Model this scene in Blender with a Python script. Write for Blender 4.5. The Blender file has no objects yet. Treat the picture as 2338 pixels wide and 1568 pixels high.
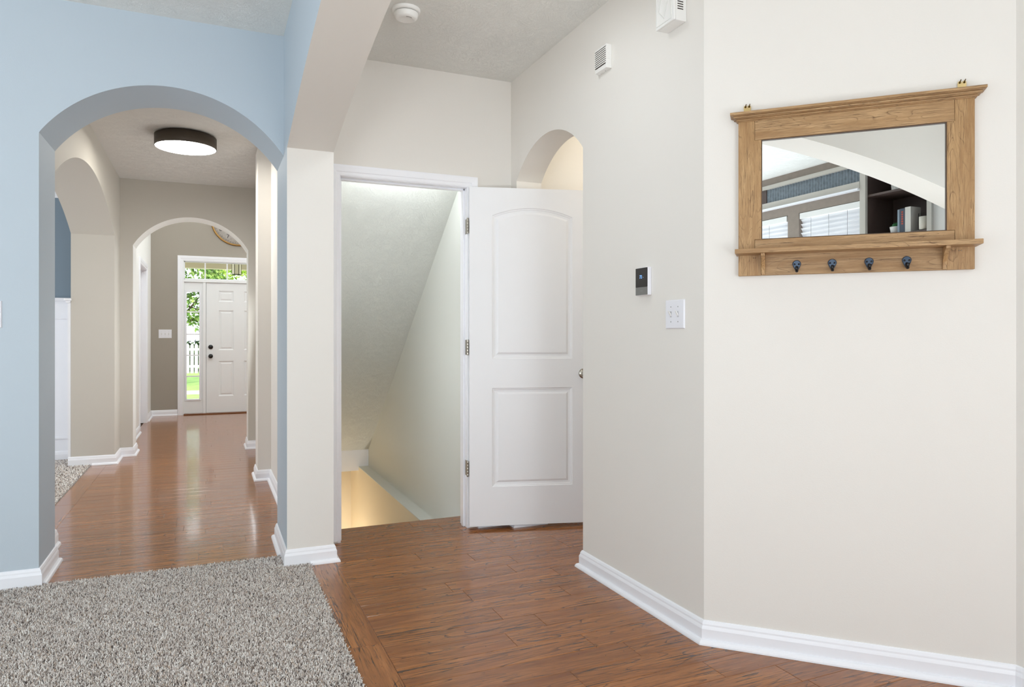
import bpy, bmesh, math, random
import numpy as np
from mathutils import Vector, Matrix
random.seed(7)
rng = np.random.default_rng(11)
S = bpy.context.scene
C = bpy.context.collection

# ------------------------------------------------------------------ camera
TH = math.atan(692 / 1589)
cam_d = bpy.data.cameras.new('camera')
cam = bpy.data.objects.new('camera', cam_d)
C.objects.link(cam)
cam_d.sensor_width = 36.0
cam_d.lens = 1589 / 2338 * 36.0
cam_d.shift_y = -17 / 2338
cam_d.clip_start = 0.05
cam.location = (0, 0, 1.16)
cam.rotation_euler = (math.pi / 2, 0, -TH)
S.camera = cam

# ------------------------------------------------------------------ world, sun, area lights, exposure
w = bpy.data.worlds.new('sky')
S.world = w
w.use_nodes = True
bg = w.node_tree.nodes['Background']
bg.inputs[0].default_value = (0.86, 0.93, 1.0, 1)
bg.inputs[1].default_value = 3.0

def light(kind, name, loc, power, size=1.0, size_y=None, aim=None, color=(1, 1, 1), **kw):
    d = bpy.data.lights.new(name, kind)
    o = bpy.data.objects.new(name, d)
    C.objects.link(o)
    d.energy = power
    d.color = color
    if kind == 'AREA':
        d.shape = 'RECTANGLE'
        d.size = size
        d.size_y = size_y or size
    elif kind == 'POINT':
        d.shadow_soft_size = size
    o.location = loc
    if aim is not None:
        o.rotation_euler = (Vector(aim)).to_track_quat('-Z', 'Y').to_euler()
    return o

sun = light('SUN', 'sun', (0, 0, 20), 5.0, aim=(0.35, 0.75, -0.95), color=(1.0, 0.95, 0.86))
sun.data.angle = 0.02
light('AREA', 'window_light_left', (-1.55, -1.22, 1.15), 30, 2.0, 1.3, aim=(0.0, 1, 0.2), color=(0.92, 0.97, 1.0))
light('AREA', 'window_light_right', (1.2, -1.22, 0.85), 16, 1.3, 1.1, aim=(-0.3, 1, 0.0), color=(0.90, 0.96, 1.0))
light('AREA', 'side_fill_light', (-3.2, 1.4, 1.3), 42, 2.4, 1.5, aim=(1, 0.1, 0.2), color=(0.92, 0.97, 1.0))  # added fill from the left; that wall has no window
light('AREA', 'alcove_fill_light', (0.98, 2.55, 2.73), 8.5, 0.4, 0.5, aim=(-0.1, 0.35, -1), color=(0.90, 0.96, 1.0))  # added fill for door and back wall, no fixture in the ceiling
light('AREA', 'foyer_window_light', (1.5, 11.22, 3.2), 58, 1.4, 1.4, aim=(-0.35, -1, -0.35), color=(0.92, 0.97, 1.0))
light('AREA', 'foyer_fill_light', (0.5, 8.02, 3.4), 46, 1.8, 0.9, aim=(0, 1, -0.35), color=(0.92, 0.97, 1.0))  # unseen fill above the arch, added to brighten the front door
light('AREA', 'dining_fill_light', (-3.9, 5.9, 1.5), 60, 2.2, 1.6, aim=(1, 0.15, 0), color=(0.92, 0.97, 1.0))  # added fill towards the hall, no window in the dining wall
light('AREA', 'blue_room_fill_light', (-1.9, -0.2, 0.35), 50, 1.6, 1.4, aim=(-0.05, 0.2, 1), color=(0.94, 0.98, 1.0))  # unseen fill near the floor, added to brighten the ceiling
light('AREA', 'cream_room_fill_light', (0.95, -0.95, 0.35), 21, 0.7, 0.6, aim=(-0.1, 0.35, 1), color=(0.88, 0.95, 1.0))  # added upward fill behind the camera for the cream side, no real lamp
light('AREA', 'upstairs_window_light', (0.473, 6.93, 1.45), 26, 1.2, 1.9, aim=(-1, 0, 0.1), color=(0.90, 0.96, 1.0))
light('AREA', 'stairwell_fill_top', (1.04, 4.125, 2.13), 3.4, 0.7, 0.1, aim=(0, 1, -0.9), color=(0.93, 0.98, 1.0))  # added fill hidden behind the door header, grades the sloped ceiling
light('AREA', 'stairwell_fill_side', (0.625, 4.115, 1.25), 7, 0.06, 1.5, aim=(0.6, 1, 0.2), color=(0.92, 0.97, 1.0))  # added fill hidden behind the left jamb, evens out the stair wall
light('POINT', 'basement_bulb', (1.0, 6.85, -1.4), 26, 0.08, color=(1.0, 0.92, 0.79))
light('POINT', 'passage_lamp', (2.7, 3.45, 2.35), 11, 0.12, color=(1.0, 0.94, 0.82))

S.view_settings.view_transform = 'Standard'
S.view_settings.look = 'None'
S.view_settings.gamma = 1.0
S.view_settings.use_curve_mapping = False
S.view_settings.exposure = 0.0
try:
    S.cycles.max_bounces = 12
    S.cycles.diffuse_bounces = 7
    S.cycles.glossy_bounces = 5
    S.cycles.transmission_bounces = 8
    S.cycles.sample_clamp_indirect = 8
except Exception:
    pass

# ------------------------------------------------------------------ materials
def lin(c):
    c = c / 255.0
    return c / 12.92 if c <= 0.04045 else ((c + 0.055) / 1.055) ** 2.4

def RGB(r, g, b):
    return (lin(r), lin(g), lin(b), 1)

class NT:
    def __init__(s, name):
        s.m = bpy.data.materials.new(name)
        s.m.use_nodes = True
        s.t = s.m.node_tree
        s.p = s.t.nodes['Principled BSDF']
    def n(s, kind, **kw):
        x = s.t.nodes.new(kind)
        for k, v in kw.items():
            if k in x.inputs:
                x.inputs[k].default_value = v
            else:
                setattr(x, k, v)
        return x
    def l(s, a, b):
        s.t.links.new(a, b)

def mat(name, rgb, rough=0.5, metal=0.0, noise=0.0, nscale=8, bump=0.0, bscale=60, emit=0, spec=0.5, coat=0.0):
    q = NT(name)
    p = q.p
    p.inputs['Base Color'].default_value = RGB(*rgb)
    p.inputs['Roughness'].default_value = rough
    p.inputs['Metallic'].default_value = metal
    p.inputs['Specular IOR Level'].default_value = spec
    p.inputs['Coat Weight'].default_value = coat
    tc = q.n('ShaderNodeTexCoord')
    nz = q.n('ShaderNodeTexNoise', Scale=nscale, Detail=4.0)
    q.l(tc.outputs['Object'], nz.inputs['Vector'])
    mx = q.n('ShaderNodeMix', data_type='RGBA', blend_type='MIX')
    mx.inputs[6].default_value = RGB(*rgb)
    mx.inputs[7].default_value = RGB(*[max(0, c * (1 - noise)) for c in rgb])
    q.l(nz.outputs['Fac'], mx.inputs[0])
    q.l(mx.outputs[2], p.inputs['Base Color'])
    if bump:
        nb = q.n('ShaderNodeTexNoise', Scale=bscale, Detail=3.0)
        q.l(tc.outputs['Object'], nb.inputs['Vector'])
        b = q.n('ShaderNodeBump', Strength=bump, Distance=0.002)
        q.l(nb.outputs['Fac'], b.inputs['Height'])
        q.l(b.outputs['Normal'], p.inputs['Normal'])
    if emit:
        p.inputs['Emission Color'].default_value = RGB(*rgb)
        p.inputs['Emission Strength'].default_value = emit
    return q.m

def paint(name, rgb):
    return mat(name, rgb, rough=0.62, noise=0.012, nscale=1.5, bump=0.12, bscale=220, spec=0.3)

def textured_ceiling(name, rgb):
    q = NT(name)
    q.p.inputs['Base Color'].default_value = RGB(*rgb)
    q.p.inputs['Roughness'].default_value = 0.8
    q.p.inputs['Specular IOR Level'].default_value = 0.2
    tc = q.n('ShaderNodeTexCoord')
    a = q.n('ShaderNodeTexNoise', Scale=9.0, Detail=2.0, Distortion=2.5)
    b = q.n('ShaderNodeTexNoise', Scale=55.0, Detail=3.0, Distortion=1.2)
    q.l(tc.outputs['Object'], a.inputs['Vector'])
    q.l(tc.outputs['Object'], b.inputs['Vector'])
    wv = q.n('ShaderNodeTexWave', Scale=14.0, Distortion=9.0, Detail=2.0)
    q.l(a.outputs['Color'], wv.inputs['Vector'])
    ad = q.n('ShaderNodeMath', operation='MULTIPLY_ADD')
    q.l(wv.outputs['Fac'], ad.inputs[0])
    ad.inputs[1].default_value = 0.35
    q.l(b.outputs['Fac'], ad.inputs[2])
    bp = q.n('ShaderNodeBump', Strength=0.5, Distance=0.006)
    q.l(ad.outputs[0], bp.inputs['Height'])
    q.l(bp.outputs['Normal'], q.p.inputs['Normal'])
    return q.m

def wood(name, along, base, light_c, dark, gloss=0.16, scale=1.0, streak=0.55, bump=0.08, var=0.25):
    """along: axis index of the grain in object coordinates"""
    q = NT(name)
    p = q.p
    tc = q.n('ShaderNodeTexCoord')
    oi = q.n('ShaderNodeObjectInfo')
    ge = q.n('ShaderNodeNewGeometry')
    r = q.n('ShaderNodeMath', operation='ADD')
    q.l(oi.outputs['Random'], r.inputs[0])
    q.l(ge.outputs['Random Per Island'], r.inputs[1])
    r2 = q.n('ShaderNodeMath', operation='MULTIPLY')
    q.l(r.outputs[0], r2.inputs[0])
    r2.inputs[1].default_value = 37.0
    va = q.n('ShaderNodeVectorMath', operation='ADD')
    q.l(tc.outputs['Object'], va.inputs[0])
    q.l(r2.outputs[0], va.inputs[1])
    # grain streaks
    def stretched(long_s, cross_s):
        mp = q.n('ShaderNodeMapping')
        s = [cross_s * scale] * 3
        s[along] = long_s * scale
        mp.inputs['Scale'].default_value = s
        q.l(va.outputs[0], mp.inputs['Vector'])
        return mp.outputs[0]
    n1 = q.n('ShaderNodeTexNoise', Scale=1.0, Detail=6.0, Roughness=0.62, Distortion=0.8)
    q.l(stretched(1.6, 15.0), n1.inputs['Vector'])
    n2 = q.n('ShaderNodeTexNoise', Scale=1.0, Detail=5.0, Roughness=0.7, Distortion=0.35)
    q.l(stretched(4.0, 135.0), n2.inputs['Vector'])
    n3 = q.n('ShaderNodeTexNoise', Scale=1.0, Detail=2.0, Distortion=0.2)
    q.l(stretched(1.1, 6.0), n3.inputs['Vector'])
    # cathedral figure: contour lines of a stretched noise
    cm = q.n('ShaderNodeMath', operation='MULTIPLY')
    q.l(n3.outputs['Fac'], cm.inputs[0])
    cm.inputs[1].default_value = 16.0
    cf = q.n('ShaderNodeMath', operation='FRACT')
    q.l(cm.outputs[0], cf.inputs[0])
    cr = q.n('ShaderNodeValToRGB')
    cr.color_ramp.elements[0].position = 0.0
    cr.color_ramp.elements[0].color = (1, 1, 1, 1)
    cr.color_ramp.elements[1].position = 0.15
    cr.color_ramp.elements[1].color = (0, 0, 0, 1)
    q.l(cf.outputs[0], cr.inputs[0])
    # dark thin pores
    pr = q.n('ShaderNodeValToRGB')
    pr.color_ramp.elements[0].position = 0.52
    pr.color_ramp.elements[0].color = (0, 0, 0, 1)
    pr.color_ramp.elements[1].position = 0.62
    pr.color_ramp.elements[1].color = (1, 1, 1, 1)
    q.l(n2.outputs['Fac'], pr.inputs[0])
    gate = q.n('ShaderNodeValToRGB')
    gate.color_ramp.elements[0].position = 0.42
    gate.color_ramp.elements[0].color = (0.12, 0.12, 0.12, 1)
    gate.color_ramp.elements[1].position = 0.56
    gate.color_ramp.elements[1].color = (1, 1, 1, 1)
    q.l(n1.outputs['Fac'], gate.inputs[0])
    g1 = q.n('ShaderNodeMath', operation='MULTIPLY')
    q.l(pr.outputs[0], g1.inputs[0])
    q.l(gate.outputs[0], g1.inputs[1])
    g2 = q.n('ShaderNodeMath', operation='MULTIPLY')
    q.l(cr.outputs[0], g2.inputs[0])
    q.l(gate.outputs[0], g2.inputs[1])
    g3 = q.n('ShaderNodeMath', operation='MULTIPLY_ADD')
    q.l(g2.outputs[0], g3.inputs[0])
    g3.inputs[1].default_value = 0.75
    q.l(g1.outputs[0], g3.inputs[2])
    g4 = q.n('ShaderNodeMath', operation='MULTIPLY', use_clamp=True)
    q.l(g3.outputs[0], g4.inputs[0])
    g4.inputs[1].default_value = streak
    # fine pores
    n4 = q.n('ShaderNodeTexNoise', Scale=1.0, Detail=4.0, Roughness=0.75, Distortion=0.2)
    q.l(stretched(10.0, 230.0), n4.inputs['Vector'])
    fr = q.n('ShaderNodeValToRGB')
    fr.color_ramp.elements[0].position = 0.48
    fr.color_ramp.elements[0].color = (0, 0, 0, 1)
    fr.color_ramp.elements[1].position = 0.66
    fr.color_ramp.elements[1].color = (1, 1, 1, 1)
    q.l(n4.outputs['Fac'], fr.inputs[0])
    g5 = q.n('ShaderNodeMath', operation='MULTIPLY_ADD', use_clamp=True)
    q.l(fr.outputs[0], g5.inputs[0])
    g5.inputs[1].default_value = 0.42 * streak
    q.l(g4.outputs[0], g5.inputs[2])
    tr_ = q.n('ShaderNodeValToRGB')
    tr_.color_ramp.elements[0].position = 0.34
    tr_.color_ramp.elements[1].position = 0.66
    q.l(n1.outputs['Fac'], tr_.inputs[0])
    # base tone
    bt = q.n('ShaderNodeMix', data_type='RGBA')
    bt.inputs[6].default_value = RGB(*base)
    bt.inputs[7].default_value = RGB(*light_c)
    q.l(tr_.outputs[0], bt.inputs[0])
    wn = q.n('ShaderNodeTexWhiteNoise', noise_dimensions='1D')
    q.l(r2.outputs[0], wn.inputs['W'])
    hs = q.n('ShaderNodeHueSaturation')
    mr = q.n('ShaderNodeMapRange')
    mr.inputs[3].default_value = 1 - var
    mr.inputs[4].default_value = 1 + var
    q.l(wn.outputs['Value'], mr.inputs[0])
    q.l(mr.outputs[0], hs.inputs['Value'])
    q.l(bt.outputs[2], hs.inputs['Color'])
    # small dark specks
    sp = q.n('ShaderNodeTexVoronoi', Scale=38.0 * scale)
    q.l(va.outputs[0], sp.inputs['Vector'])
    sr_ = q.n('ShaderNodeMapRange')
    sr_.inputs[1].default_value = 0.10
    sr_.inputs[2].default_value = 0.04
    q.l(sp.outputs['Distance'], sr_.inputs[0])
    sc_ = q.n('ShaderNodeMath', operation='GREATER_THAN')
    q.l(sp.outputs['Color'], sc_.inputs[0])
    sc_.inputs[1].default_value = 0.62
    sm_ = q.n('ShaderNodeMath', operation='MULTIPLY')
    q.l(sr_.outputs[0], sm_.inputs[0])
    q.l(sc_.outputs[0], sm_.inputs[1])
    g6 = q.n('ShaderNodeMath', operation='MAXIMUM')
    q.l(sm_.outputs[0], g6.inputs[0])
    q.l(g5.outputs[0], g6.inputs[1])
    fin = q.n('ShaderNodeMix', data_type='RGBA')
    q.l(g6.outputs[0], fin.inputs[0])
    q.l(hs.outputs[0], fin.inputs[6])
    fin.inputs[7].default_value = RGB(*dark)
    q.l(fin.outputs[2], p.inputs['Base Color'])
    p.inputs['Roughness'].default_value = gloss
    p.inputs['Specular IOR Level'].default_value = 0.42 if gloss < 0.2 else 0.4
    if gloss < 0.2:
        p.inputs['Coat Weight'].default_value = 0.22
        p.inputs['Coat Roughness'].default_value = 0.07
    bp = q.n('ShaderNodeBump', Strength=bump, Distance=0.002)
    q.l(n1.outputs['Fac'], bp.inputs['Height'])
    q.l(bp.outputs['Normal'], p.inputs['Normal'])
    return q.m

M_cream = paint('cream_paint', (230, 226, 220))
M_taupe2 = paint('dark_taupe_paint', (164, 157, 146))
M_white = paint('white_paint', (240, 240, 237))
M_cream2 = paint('cream_paint_arch', (226, 220, 212))
M_blue = paint('blue_paint', (190, 201, 210))
M_hall = paint('taupe_paint', (200, 195, 186))
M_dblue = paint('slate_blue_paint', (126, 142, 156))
M_stair = paint('stairwell_paint', (214, 216, 211))
M_base_y = paint('basement_paint', (224, 212, 188))
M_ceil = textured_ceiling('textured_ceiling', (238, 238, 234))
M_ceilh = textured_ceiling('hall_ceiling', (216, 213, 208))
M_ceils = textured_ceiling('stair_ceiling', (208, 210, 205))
M_trim = mat('white_trim', (243, 244, 249), rough=0.32, noise=0.02, nscale=3, bump=0.03, bscale=30)
M_door = mat('white_door', (241, 242, 245), rough=0.38, noise=0.01, bump=0.05, bscale=160)
M_gdoor = mat('entry_door_paint', (240, 242, 243), rough=0.4, noise=0.01)
M_plastic = mat('white_plastic', (236, 235, 232), rough=0.35, noise=0.01)
M_plate = mat('plate_plastic', (232, 232, 238), rough=0.3)
M_dark = mat('dark_slot', (60, 52, 48), rough=0.7)
M_black = mat('black_hardware', (16, 15, 16), rough=0.3)
M_nickel = mat('satin_nickel', (176, 170, 160), rough=0.22, metal=1.0)
M_brass = mat('brass', (236, 212, 156), rough=0.18, metal=1.0)
M_hook = mat('blue_black_iron', (74, 88, 106), rough=0.3, metal=0.5)
M_hookd = mat('black_iron', (10, 12, 18), rough=0.3)
M_lampb = mat('dark_bronze', (70, 60, 50), rough=0.5, metal=0.3)
M_diff = mat('lamp_diffuser', (255, 252, 244), rough=0.5, emit=36.0)
M_mirror = mat('mirror_silver', (236, 240, 240), rough=0.0, metal=1.0)
M_subfloor = mat('subfloor', (70, 46, 30), rough=0.8)
M_floorX = wood('hickory_planks', 0, (136, 80, 37), (174, 112, 58), (68, 40, 22), gloss=0.17, streak=1.0, bump=0.10, var=0.09)
M_floorY = wood('hickory_border', 1, (138, 83, 39), (176, 114, 60), (68, 40, 22), gloss=0.17, streak=0.95, bump=0.10, var=0.06)
M_fr_h = wood('oak_frame_rail', 0, (156, 120, 80), (192, 158, 116), (98, 70, 44), gloss=0.42, scale=2.2, streak=0.75, var=0.05)
M_fr_v = wood('oak_frame_stile', 2, (158, 120, 78), (196, 160, 114), (100, 70, 42), gloss=0.42, scale=2.2, streak=0.75, var=0.05)
M_taupe = mat('taupe_woodwork', (150, 136, 124), rough=0.5, noise=0.12, nscale=20)
M_ltaupe = mat('pale_taupe_trim', (196, 190, 180), rough=0.5, noise=0.05)
M_case = mat('dark_brown_case', (88, 72, 66), rough=0.5, noise=0.1, nscale=30)
M_glass = NT('clear_glass')
M_glass.p.inputs['Base Color'].default_value = (1, 1, 1, 1)
M_glass.p.inputs['Roughness'].default_value = 0.0
M_glass.p.inputs['Transmission Weight'].default_value = 1.0
M_glass.p.inputs['IOR'].default_value = 1.05
M_glass = M_glass.m

def blind_mat():
    q = NT('blind_slat')
    q.t.nodes.remove(q.p)
    out = q.t.nodes['Material Output']
    d = q.n('ShaderNodeBsdfDiffuse')
    d.inputs[0].default_value = RGB(236, 236, 238)
    t = q.n('ShaderNodeBsdfTranslucent')
    t.inputs[0].default_value = RGB(250, 250, 250)
    m = q.n('ShaderNodeMixShader')
    m.inputs[0].default_value = 0.22
    q.l(d.outputs[0], m.inputs[1])
    q.l(t.outputs[0], m.inputs[2])
    q.l(m.outputs[0], out.inputs[0])
    return q.m
M_slat = blind_mat()

def attr_mat(name, attr, rough=0.95, translucent=False, spec=0.1):
    q = NT(name)
    a = q.n('ShaderNodeAttribute', attribute_name=attr)
    q.l(a.outputs['Color'], q.p.inputs['Base Color'])
    q.p.inputs['Roughness'].default_value = rough
    q.p.inputs['Specular IOR Level'].default_value = spec
    if translucent:
        out = q.t.nodes['Material Output']
        t = q.n('ShaderNodeBsdfTranslucent')
        q.l(a.outputs['Color'], t.inputs[0])
        m = q.n('ShaderNodeMixShader')
        m.inputs[0].default_value = 0.5
        q.l(q.p.outputs[0], m.inputs[1])
        q.l(t.outputs[0], m.inputs[2])
        q.l(m.outputs[0], out.inputs[0])
    return q.m
M_tuft = attr_mat('carpet_yarn', 'tint')
M_leaf = attr_mat('leaf', 'tint', rough=0.5, translucent=True, spec=0.3)

def carpet_back():
    q = NT('carpet_backing')
    tc = q.n('ShaderNodeTexCoord')
    v = q.n('ShaderNodeTexVoronoi', Scale=260.0)
    q.l(tc.outputs['Object'], v.inputs['Vector'])
    cr = q.n('ShaderNodeValToRGB')
    cr.color_ramp.elements[0].color = RGB(120, 112, 106)
    cr.color_ramp.elements[1].color = RGB(186, 180, 174)
    q.l(v.outputs['Color'], cr.inputs[0])
    q.l(cr.outputs[0], q.p.inputs['Base Color'])
    q.p.inputs['Roughness'].default_value = 1.0
    q.p.inputs['Specular IOR Level'].default_value = 0.0
    return q.m
M_cback = carpet_back()

def grass_mat():
    q = NT('lawn_grass')
    tc = q.n('ShaderNodeTexCoord')
    n = q.n('ShaderNodeTexNoise', Scale=3.0, Detail=8.0, Roughness=0.8)
    q.l(tc.outputs['Object'], n.inputs['Vector'])
    cr = q.n('ShaderNodeValToRGB')
    cr.color_ramp.elements[0].position = 0.3
    cr.color_ramp.elements[0].color = RGB(84, 128, 48)
    cr.color_ramp.elements[1].position = 0.7
    cr.color_ramp.elements[1].color = RGB(146, 180, 88)
    q.l(n.outputs['Fac'], cr.inputs[0])
    q.l(cr.outputs[0], q.p.inputs['Base Color'])
    q.p.inputs['Roughness'].default_value = 0.9
    return q.m
M_grass = grass_mat()
M_conc = mat('concrete', (208, 202, 192), rough=0.9, noise=0.08, nscale=12)
M_bark = mat('bark', (92, 76, 60), rough=0.9, noise=0.3, nscale=20)
M_fence = mat('white_fence', (240, 240, 238), rough=0.5)
M_porch = mat('porch_siding', (196, 186, 160), rough=0.7, noise=0.03)
M_corr = mat('weathered_zinc', (146, 158, 168), rough=0.45, metal=0.1, noise=0.4, nscale=35)

# ------------------------------------------------------------------ mesh helpers
def link(o, parent=None, loc=None, rot=None):
    C.objects.link(o)
    if parent is not None:
        o.parent = parent
    if loc is not None:
        o.location = loc
    if rot is not None:
        o.rotation_euler = rot
    return o

def to_obj(name, bm, mats, parent=None, smooth=False, bevel=0, loc=None, rot=None, recalc=True):
    if recalc:
        bmesh.ops.recalc_face_normals(bm, faces=bm.faces[:])
    me = bpy.data.meshes.new(name)
    bm.to_mesh(me)
    bm.free()
    if not isinstance(mats, (list, tuple)):
        mats = [mats]
    for m in mats:
        me.materials.append(m)
    if smooth:
        for p in me.polygons:
            p.use_smooth = True
    o = bpy.data.objects.new(name, me)
    link(o, parent, loc, rot)
    if bevel:
        b = o.modifiers.new('bevel', 'BEVEL')
        b.width = bevel
        b.segments = 2
        b.limit_method = 'ANGLE'
        b.angle_limit = math.radians(40)
    return o

def bx(bm, x0, x1, y0, y1, z0, z1, mi=0, M=None):
    vs = [bm.verts.new((x, y, z)) for z in (z0, z1) for x, y in ((x0, y0), (x1, y0), (x1, y1), (x0, y1))]
    if M is not None:
        for v in vs:
            v.co = M @ v.co
    fs = [(3, 2, 1, 0), (4, 5, 6, 7), (0, 1, 5, 4), (1, 2, 6, 5), (2, 3, 7, 6), (3, 0, 4, 7)]
    for f in fs:
        bm.faces.new([vs[i] for i in f]).material_index = mi

def box(name, x0, x1, y0, y1, z0, z1, m, parent=None, bevel=0, loc=None, rot=None):
    bm = bmesh.new()
    bx(bm, x0, x1, y0, y1, z0, z1)
    return to_obj(name, bm, m, parent, bevel=bevel, loc=loc, rot=rot)

def lathe(bm, prof, seg=32, M=None, mi=0, cap=True):
    """prof: list of (r,z)"""
    rings = []
    for r, z in prof:
        if r < 1e-6:
            rings.append([bm.verts.new((0, 0, z))])
        else:
            rings.append([bm.verts.new((r * math.cos(2 * math.pi * i / seg), r * math.sin(2 * math.pi * i / seg), z)) for i in range(seg)])
    for a, b in zip(rings, rings[1:]):
        for i in range(seg):
            j = (i + 1) % seg
            if len(a) == 1 and len(b) > 1:
                f = bm.faces.new((a[0], b[j], b[i]))
            elif len(b) == 1 and len(a) > 1:
                f = bm.faces.new((a[i], a[j], b[0]))
            elif len(a) > 1:
                f = bm.faces.new((a[i], a[j], b[j], b[i]))
            else:
                continue
            f.material_index = mi
            f.smooth = True
    if M is not None:
        for rg in rings:
            for v in rg:
                v.co = M @ v.co

def prism(bm, pts, fn, t0, t1, mi=0):
    """pts 2D outline; fn(u,v,t)->3D"""
    a = [bm.verts.new(fn(u, v, t0)) for u, v in pts]
    b = [bm.verts.new(fn(u, v, t1)) for u, v in pts]
    n = len(pts)
    fs = [bm.faces.new(a), bm.faces.new(b[::-1])]
    for i in range(n):
        j = (i + 1) % n
        fs.append(bm.faces.new((a[i], b[i], b[j], a[j])))
    for f in fs:
        f.material_index = mi

def tube(bm, pts, r, seg=10, mi=0):
    pts = [Vector(p) for p in pts]
    rings = []
    for i, p in enumerate(pts):
        d = (pts[min(i + 1, len(pts) - 1)] - pts[max(i - 1, 0)]).normalized()
        up = Vector((0, 0, 1)) if abs(d.z) < 0.9 else Vector((1, 0, 0))
        s = d.cross(up).normalized()
        t = s.cross(d)
        rr = r[i] if isinstance(r, (list, tuple)) else r
        rings.append([bm.verts.new(p + (s * math.cos(2 * math.pi * k / seg) + t * math.sin(2 * math.pi * k / seg)) * rr) for k in range(seg)])
    for a, b in zip(rings, rings[1:]):
        for k in range(seg):
            f = bm.faces.new((a[k], a[(k + 1) % seg], b[(k + 1) % seg], b[k]))
            f.smooth = True
            f.material_index = mi
    for rg in (rings[0], rings[-1]):
        bm.faces.new(rg).material_index = mi

def structure(o, label=None):
    o['kind'] = 'structure'
    if label:
        o['label'] = label
    return o

def thing(name, label, cat, loc=(0, 0, 0), rotz=0.0, group=None):
    o = bpy.data.objects.new(name, None)
    o.empty_display_size = 0.1
    link(o, None, loc, (0, 0, rotz))
    o['label'] = label
    o['category'] = cat
    if group:
        o['group'] = group
    return o

def tag(o, label, cat, group=None, kind=None):
    o['label'] = label
    o['category'] = cat
    if group:
        o['group'] = group
    if kind:
        o['kind'] = kind
    return o

def arc_pts(s0, s1, spring, rise, n):
    c = (s1 - s0) / 2
    Rr = (c * c + rise * rise) / (2 * rise)
    zc = spring + rise - Rr
    mid = (s0 + s1) / 2
    a0 = math.asin(min(1, c / Rr))
    out = []
    for i in range(n + 1):
        a = -a0 + 2 * a0 * i / n
        out.append((mid + Rr * math.sin(a), zc + Rr * math.cos(a)))
    out[0] = (s0, spring)
    out[-1] = (s1, spring)
    return out

def arch_wall(name, axis, s0, s1, t0, t1, ztop, op, mats, n=96, zbot=0.0):
    """mats = [front(t0), back(t1), jamb/soffit, ends]; op=(o0,o1,spring,rise)"""
    fn = (lambda s, t, z: (s, t, z)) if axis == 'X' else (lambda s, t, z: (t, s, z))
    bm = bmesh.new()
    def quad(a, b, c, d, mi):
        f = bm.faces.new([bm.verts.new(fn(*p)) for p in (a, b, c, d)])
        f.material_index = mi
    arc = arc_pts(*op, n)
    o0, o1 = op[0], op[1]
    for t, mi in ((t0, 0), (t1, 1)):
        if o0 > s0:
            quad((s0, t, zbot), (o0, t, zbot), (o0, t, ztop), (s0, t, ztop), mi)
        if s1 > o1:
            quad((o1, t, zbot), (s1, t, zbot), (s1, t, ztop), (o1, t, ztop), mi)
        for a, b in zip(arc, arc[1:]):
            quad((a[0], t, a[1]), (b[0], t, b[1]), (b[0], t, ztop), (a[0], t, ztop), mi)
    for a, b in zip(arc, arc[1:]):
        quad((a[0], t0, a[1]), (b[0], t0, b[1]), (b[0], t1, b[1]), (a[0], t1, a[1]), 2)
    for o in (o0, o1):
        if abs(o - s0) < 1e-6 or abs(o - s1) < 1e-6:
            continue
        quad((o, t0, zbot), (o, t1, zbot), (o, t1, op[2]), (o, t0, op[2]), 2)
    for e in (s0, s1):
        if abs(e - o0) < 1e-6 or abs(e - o1) < 1e-6:
            continue
        quad((e, t0, zbot), (e, t1, zbot), (e, t1, ztop), (e, t0, ztop), 3)
    quad((s0, t0, ztop), (s1, t0, ztop), (s1, t1, ztop), (s0, t1, ztop), 3)
    bmesh.ops.remove_doubles(bm, verts=bm.verts[:], dist=1e-5)
    return structure(to_obj(name, bm, mats))

def sweep(bm, path, prof, mi=0):
    """path: 2D points, room on the right-hand side; prof: [(out, z)] closed against the wall"""
    P = [Vector(p) for p in path]
    n = len(P)
    nor = []
    for i in range(n - 1):
        d = (P[i + 1] - P[i]).normalized()
        nor.append(Vector((d.y, -d.x)))
    rings = []
    for i in range(n):
        if i == 0:
            m = nor[0]
        elif i == n - 1:
            m = nor[-1]
        else:
            m = nor[i - 1] + nor[i]
            m = m / max(0.3, m.length_squared) * 2
        rings.append([bm.verts.new((P[i].x + m.x * o, P[i].y + m.y * o, z)) for o, z in prof])
    k = len(prof)
    for a, b in zip(rings, rings[1:]):
        for i in range(k):
            j = (i + 1) % k
            bm.faces.new((a[i], a[j], b[j], b[i])).material_index = mi
    bm.faces.new(rings[0])
    bm.faces.new(rings[-1][::-1])

BASE_PROF = [(0, 0), (0.015, 0), (0.015, 0.056), (0.013, 0.062), (0.0105, 0.068), (0.010, 0.074), (0.006, 0.083), (0.003, 0.086), (0, 0.086)]
SHOE_PROF = [(0.014, 0), (0.031, 0), (0.0305, 0.006), (0.028, 0.012), (0.023, 0.017), (0.0175, 0.019), (0.014, 0.019)]

def baseboard(name, path, shoe=None):
    bm = bmesh.new()
    sweep(bm, path, BASE_PROF)
    if shoe == 'all':
        shoe = path
    o = structure(to_obj(name, bm, M_trim))
    if shoe:
        bm = bmesh.new()
        sweep(bm, shoe, SHOE_PROF)
        to_obj('shoe_moulding', bm, M_trim, o)
    return o

# ------------------------------------------------------------------ structure: walls
H, HH = 2.735, 2.68
HW = 0.785   # hall left wall face at x=-HW
# wall between blue room and hall, with arch
arch_wall('wall_back_left', 'X', -3.4, 0.36, 3.833, 4.20, H, (-0.7226, 0.36, 2.105, 0.288), [M_blue, M_hall, M_blue, M_blue])

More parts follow.
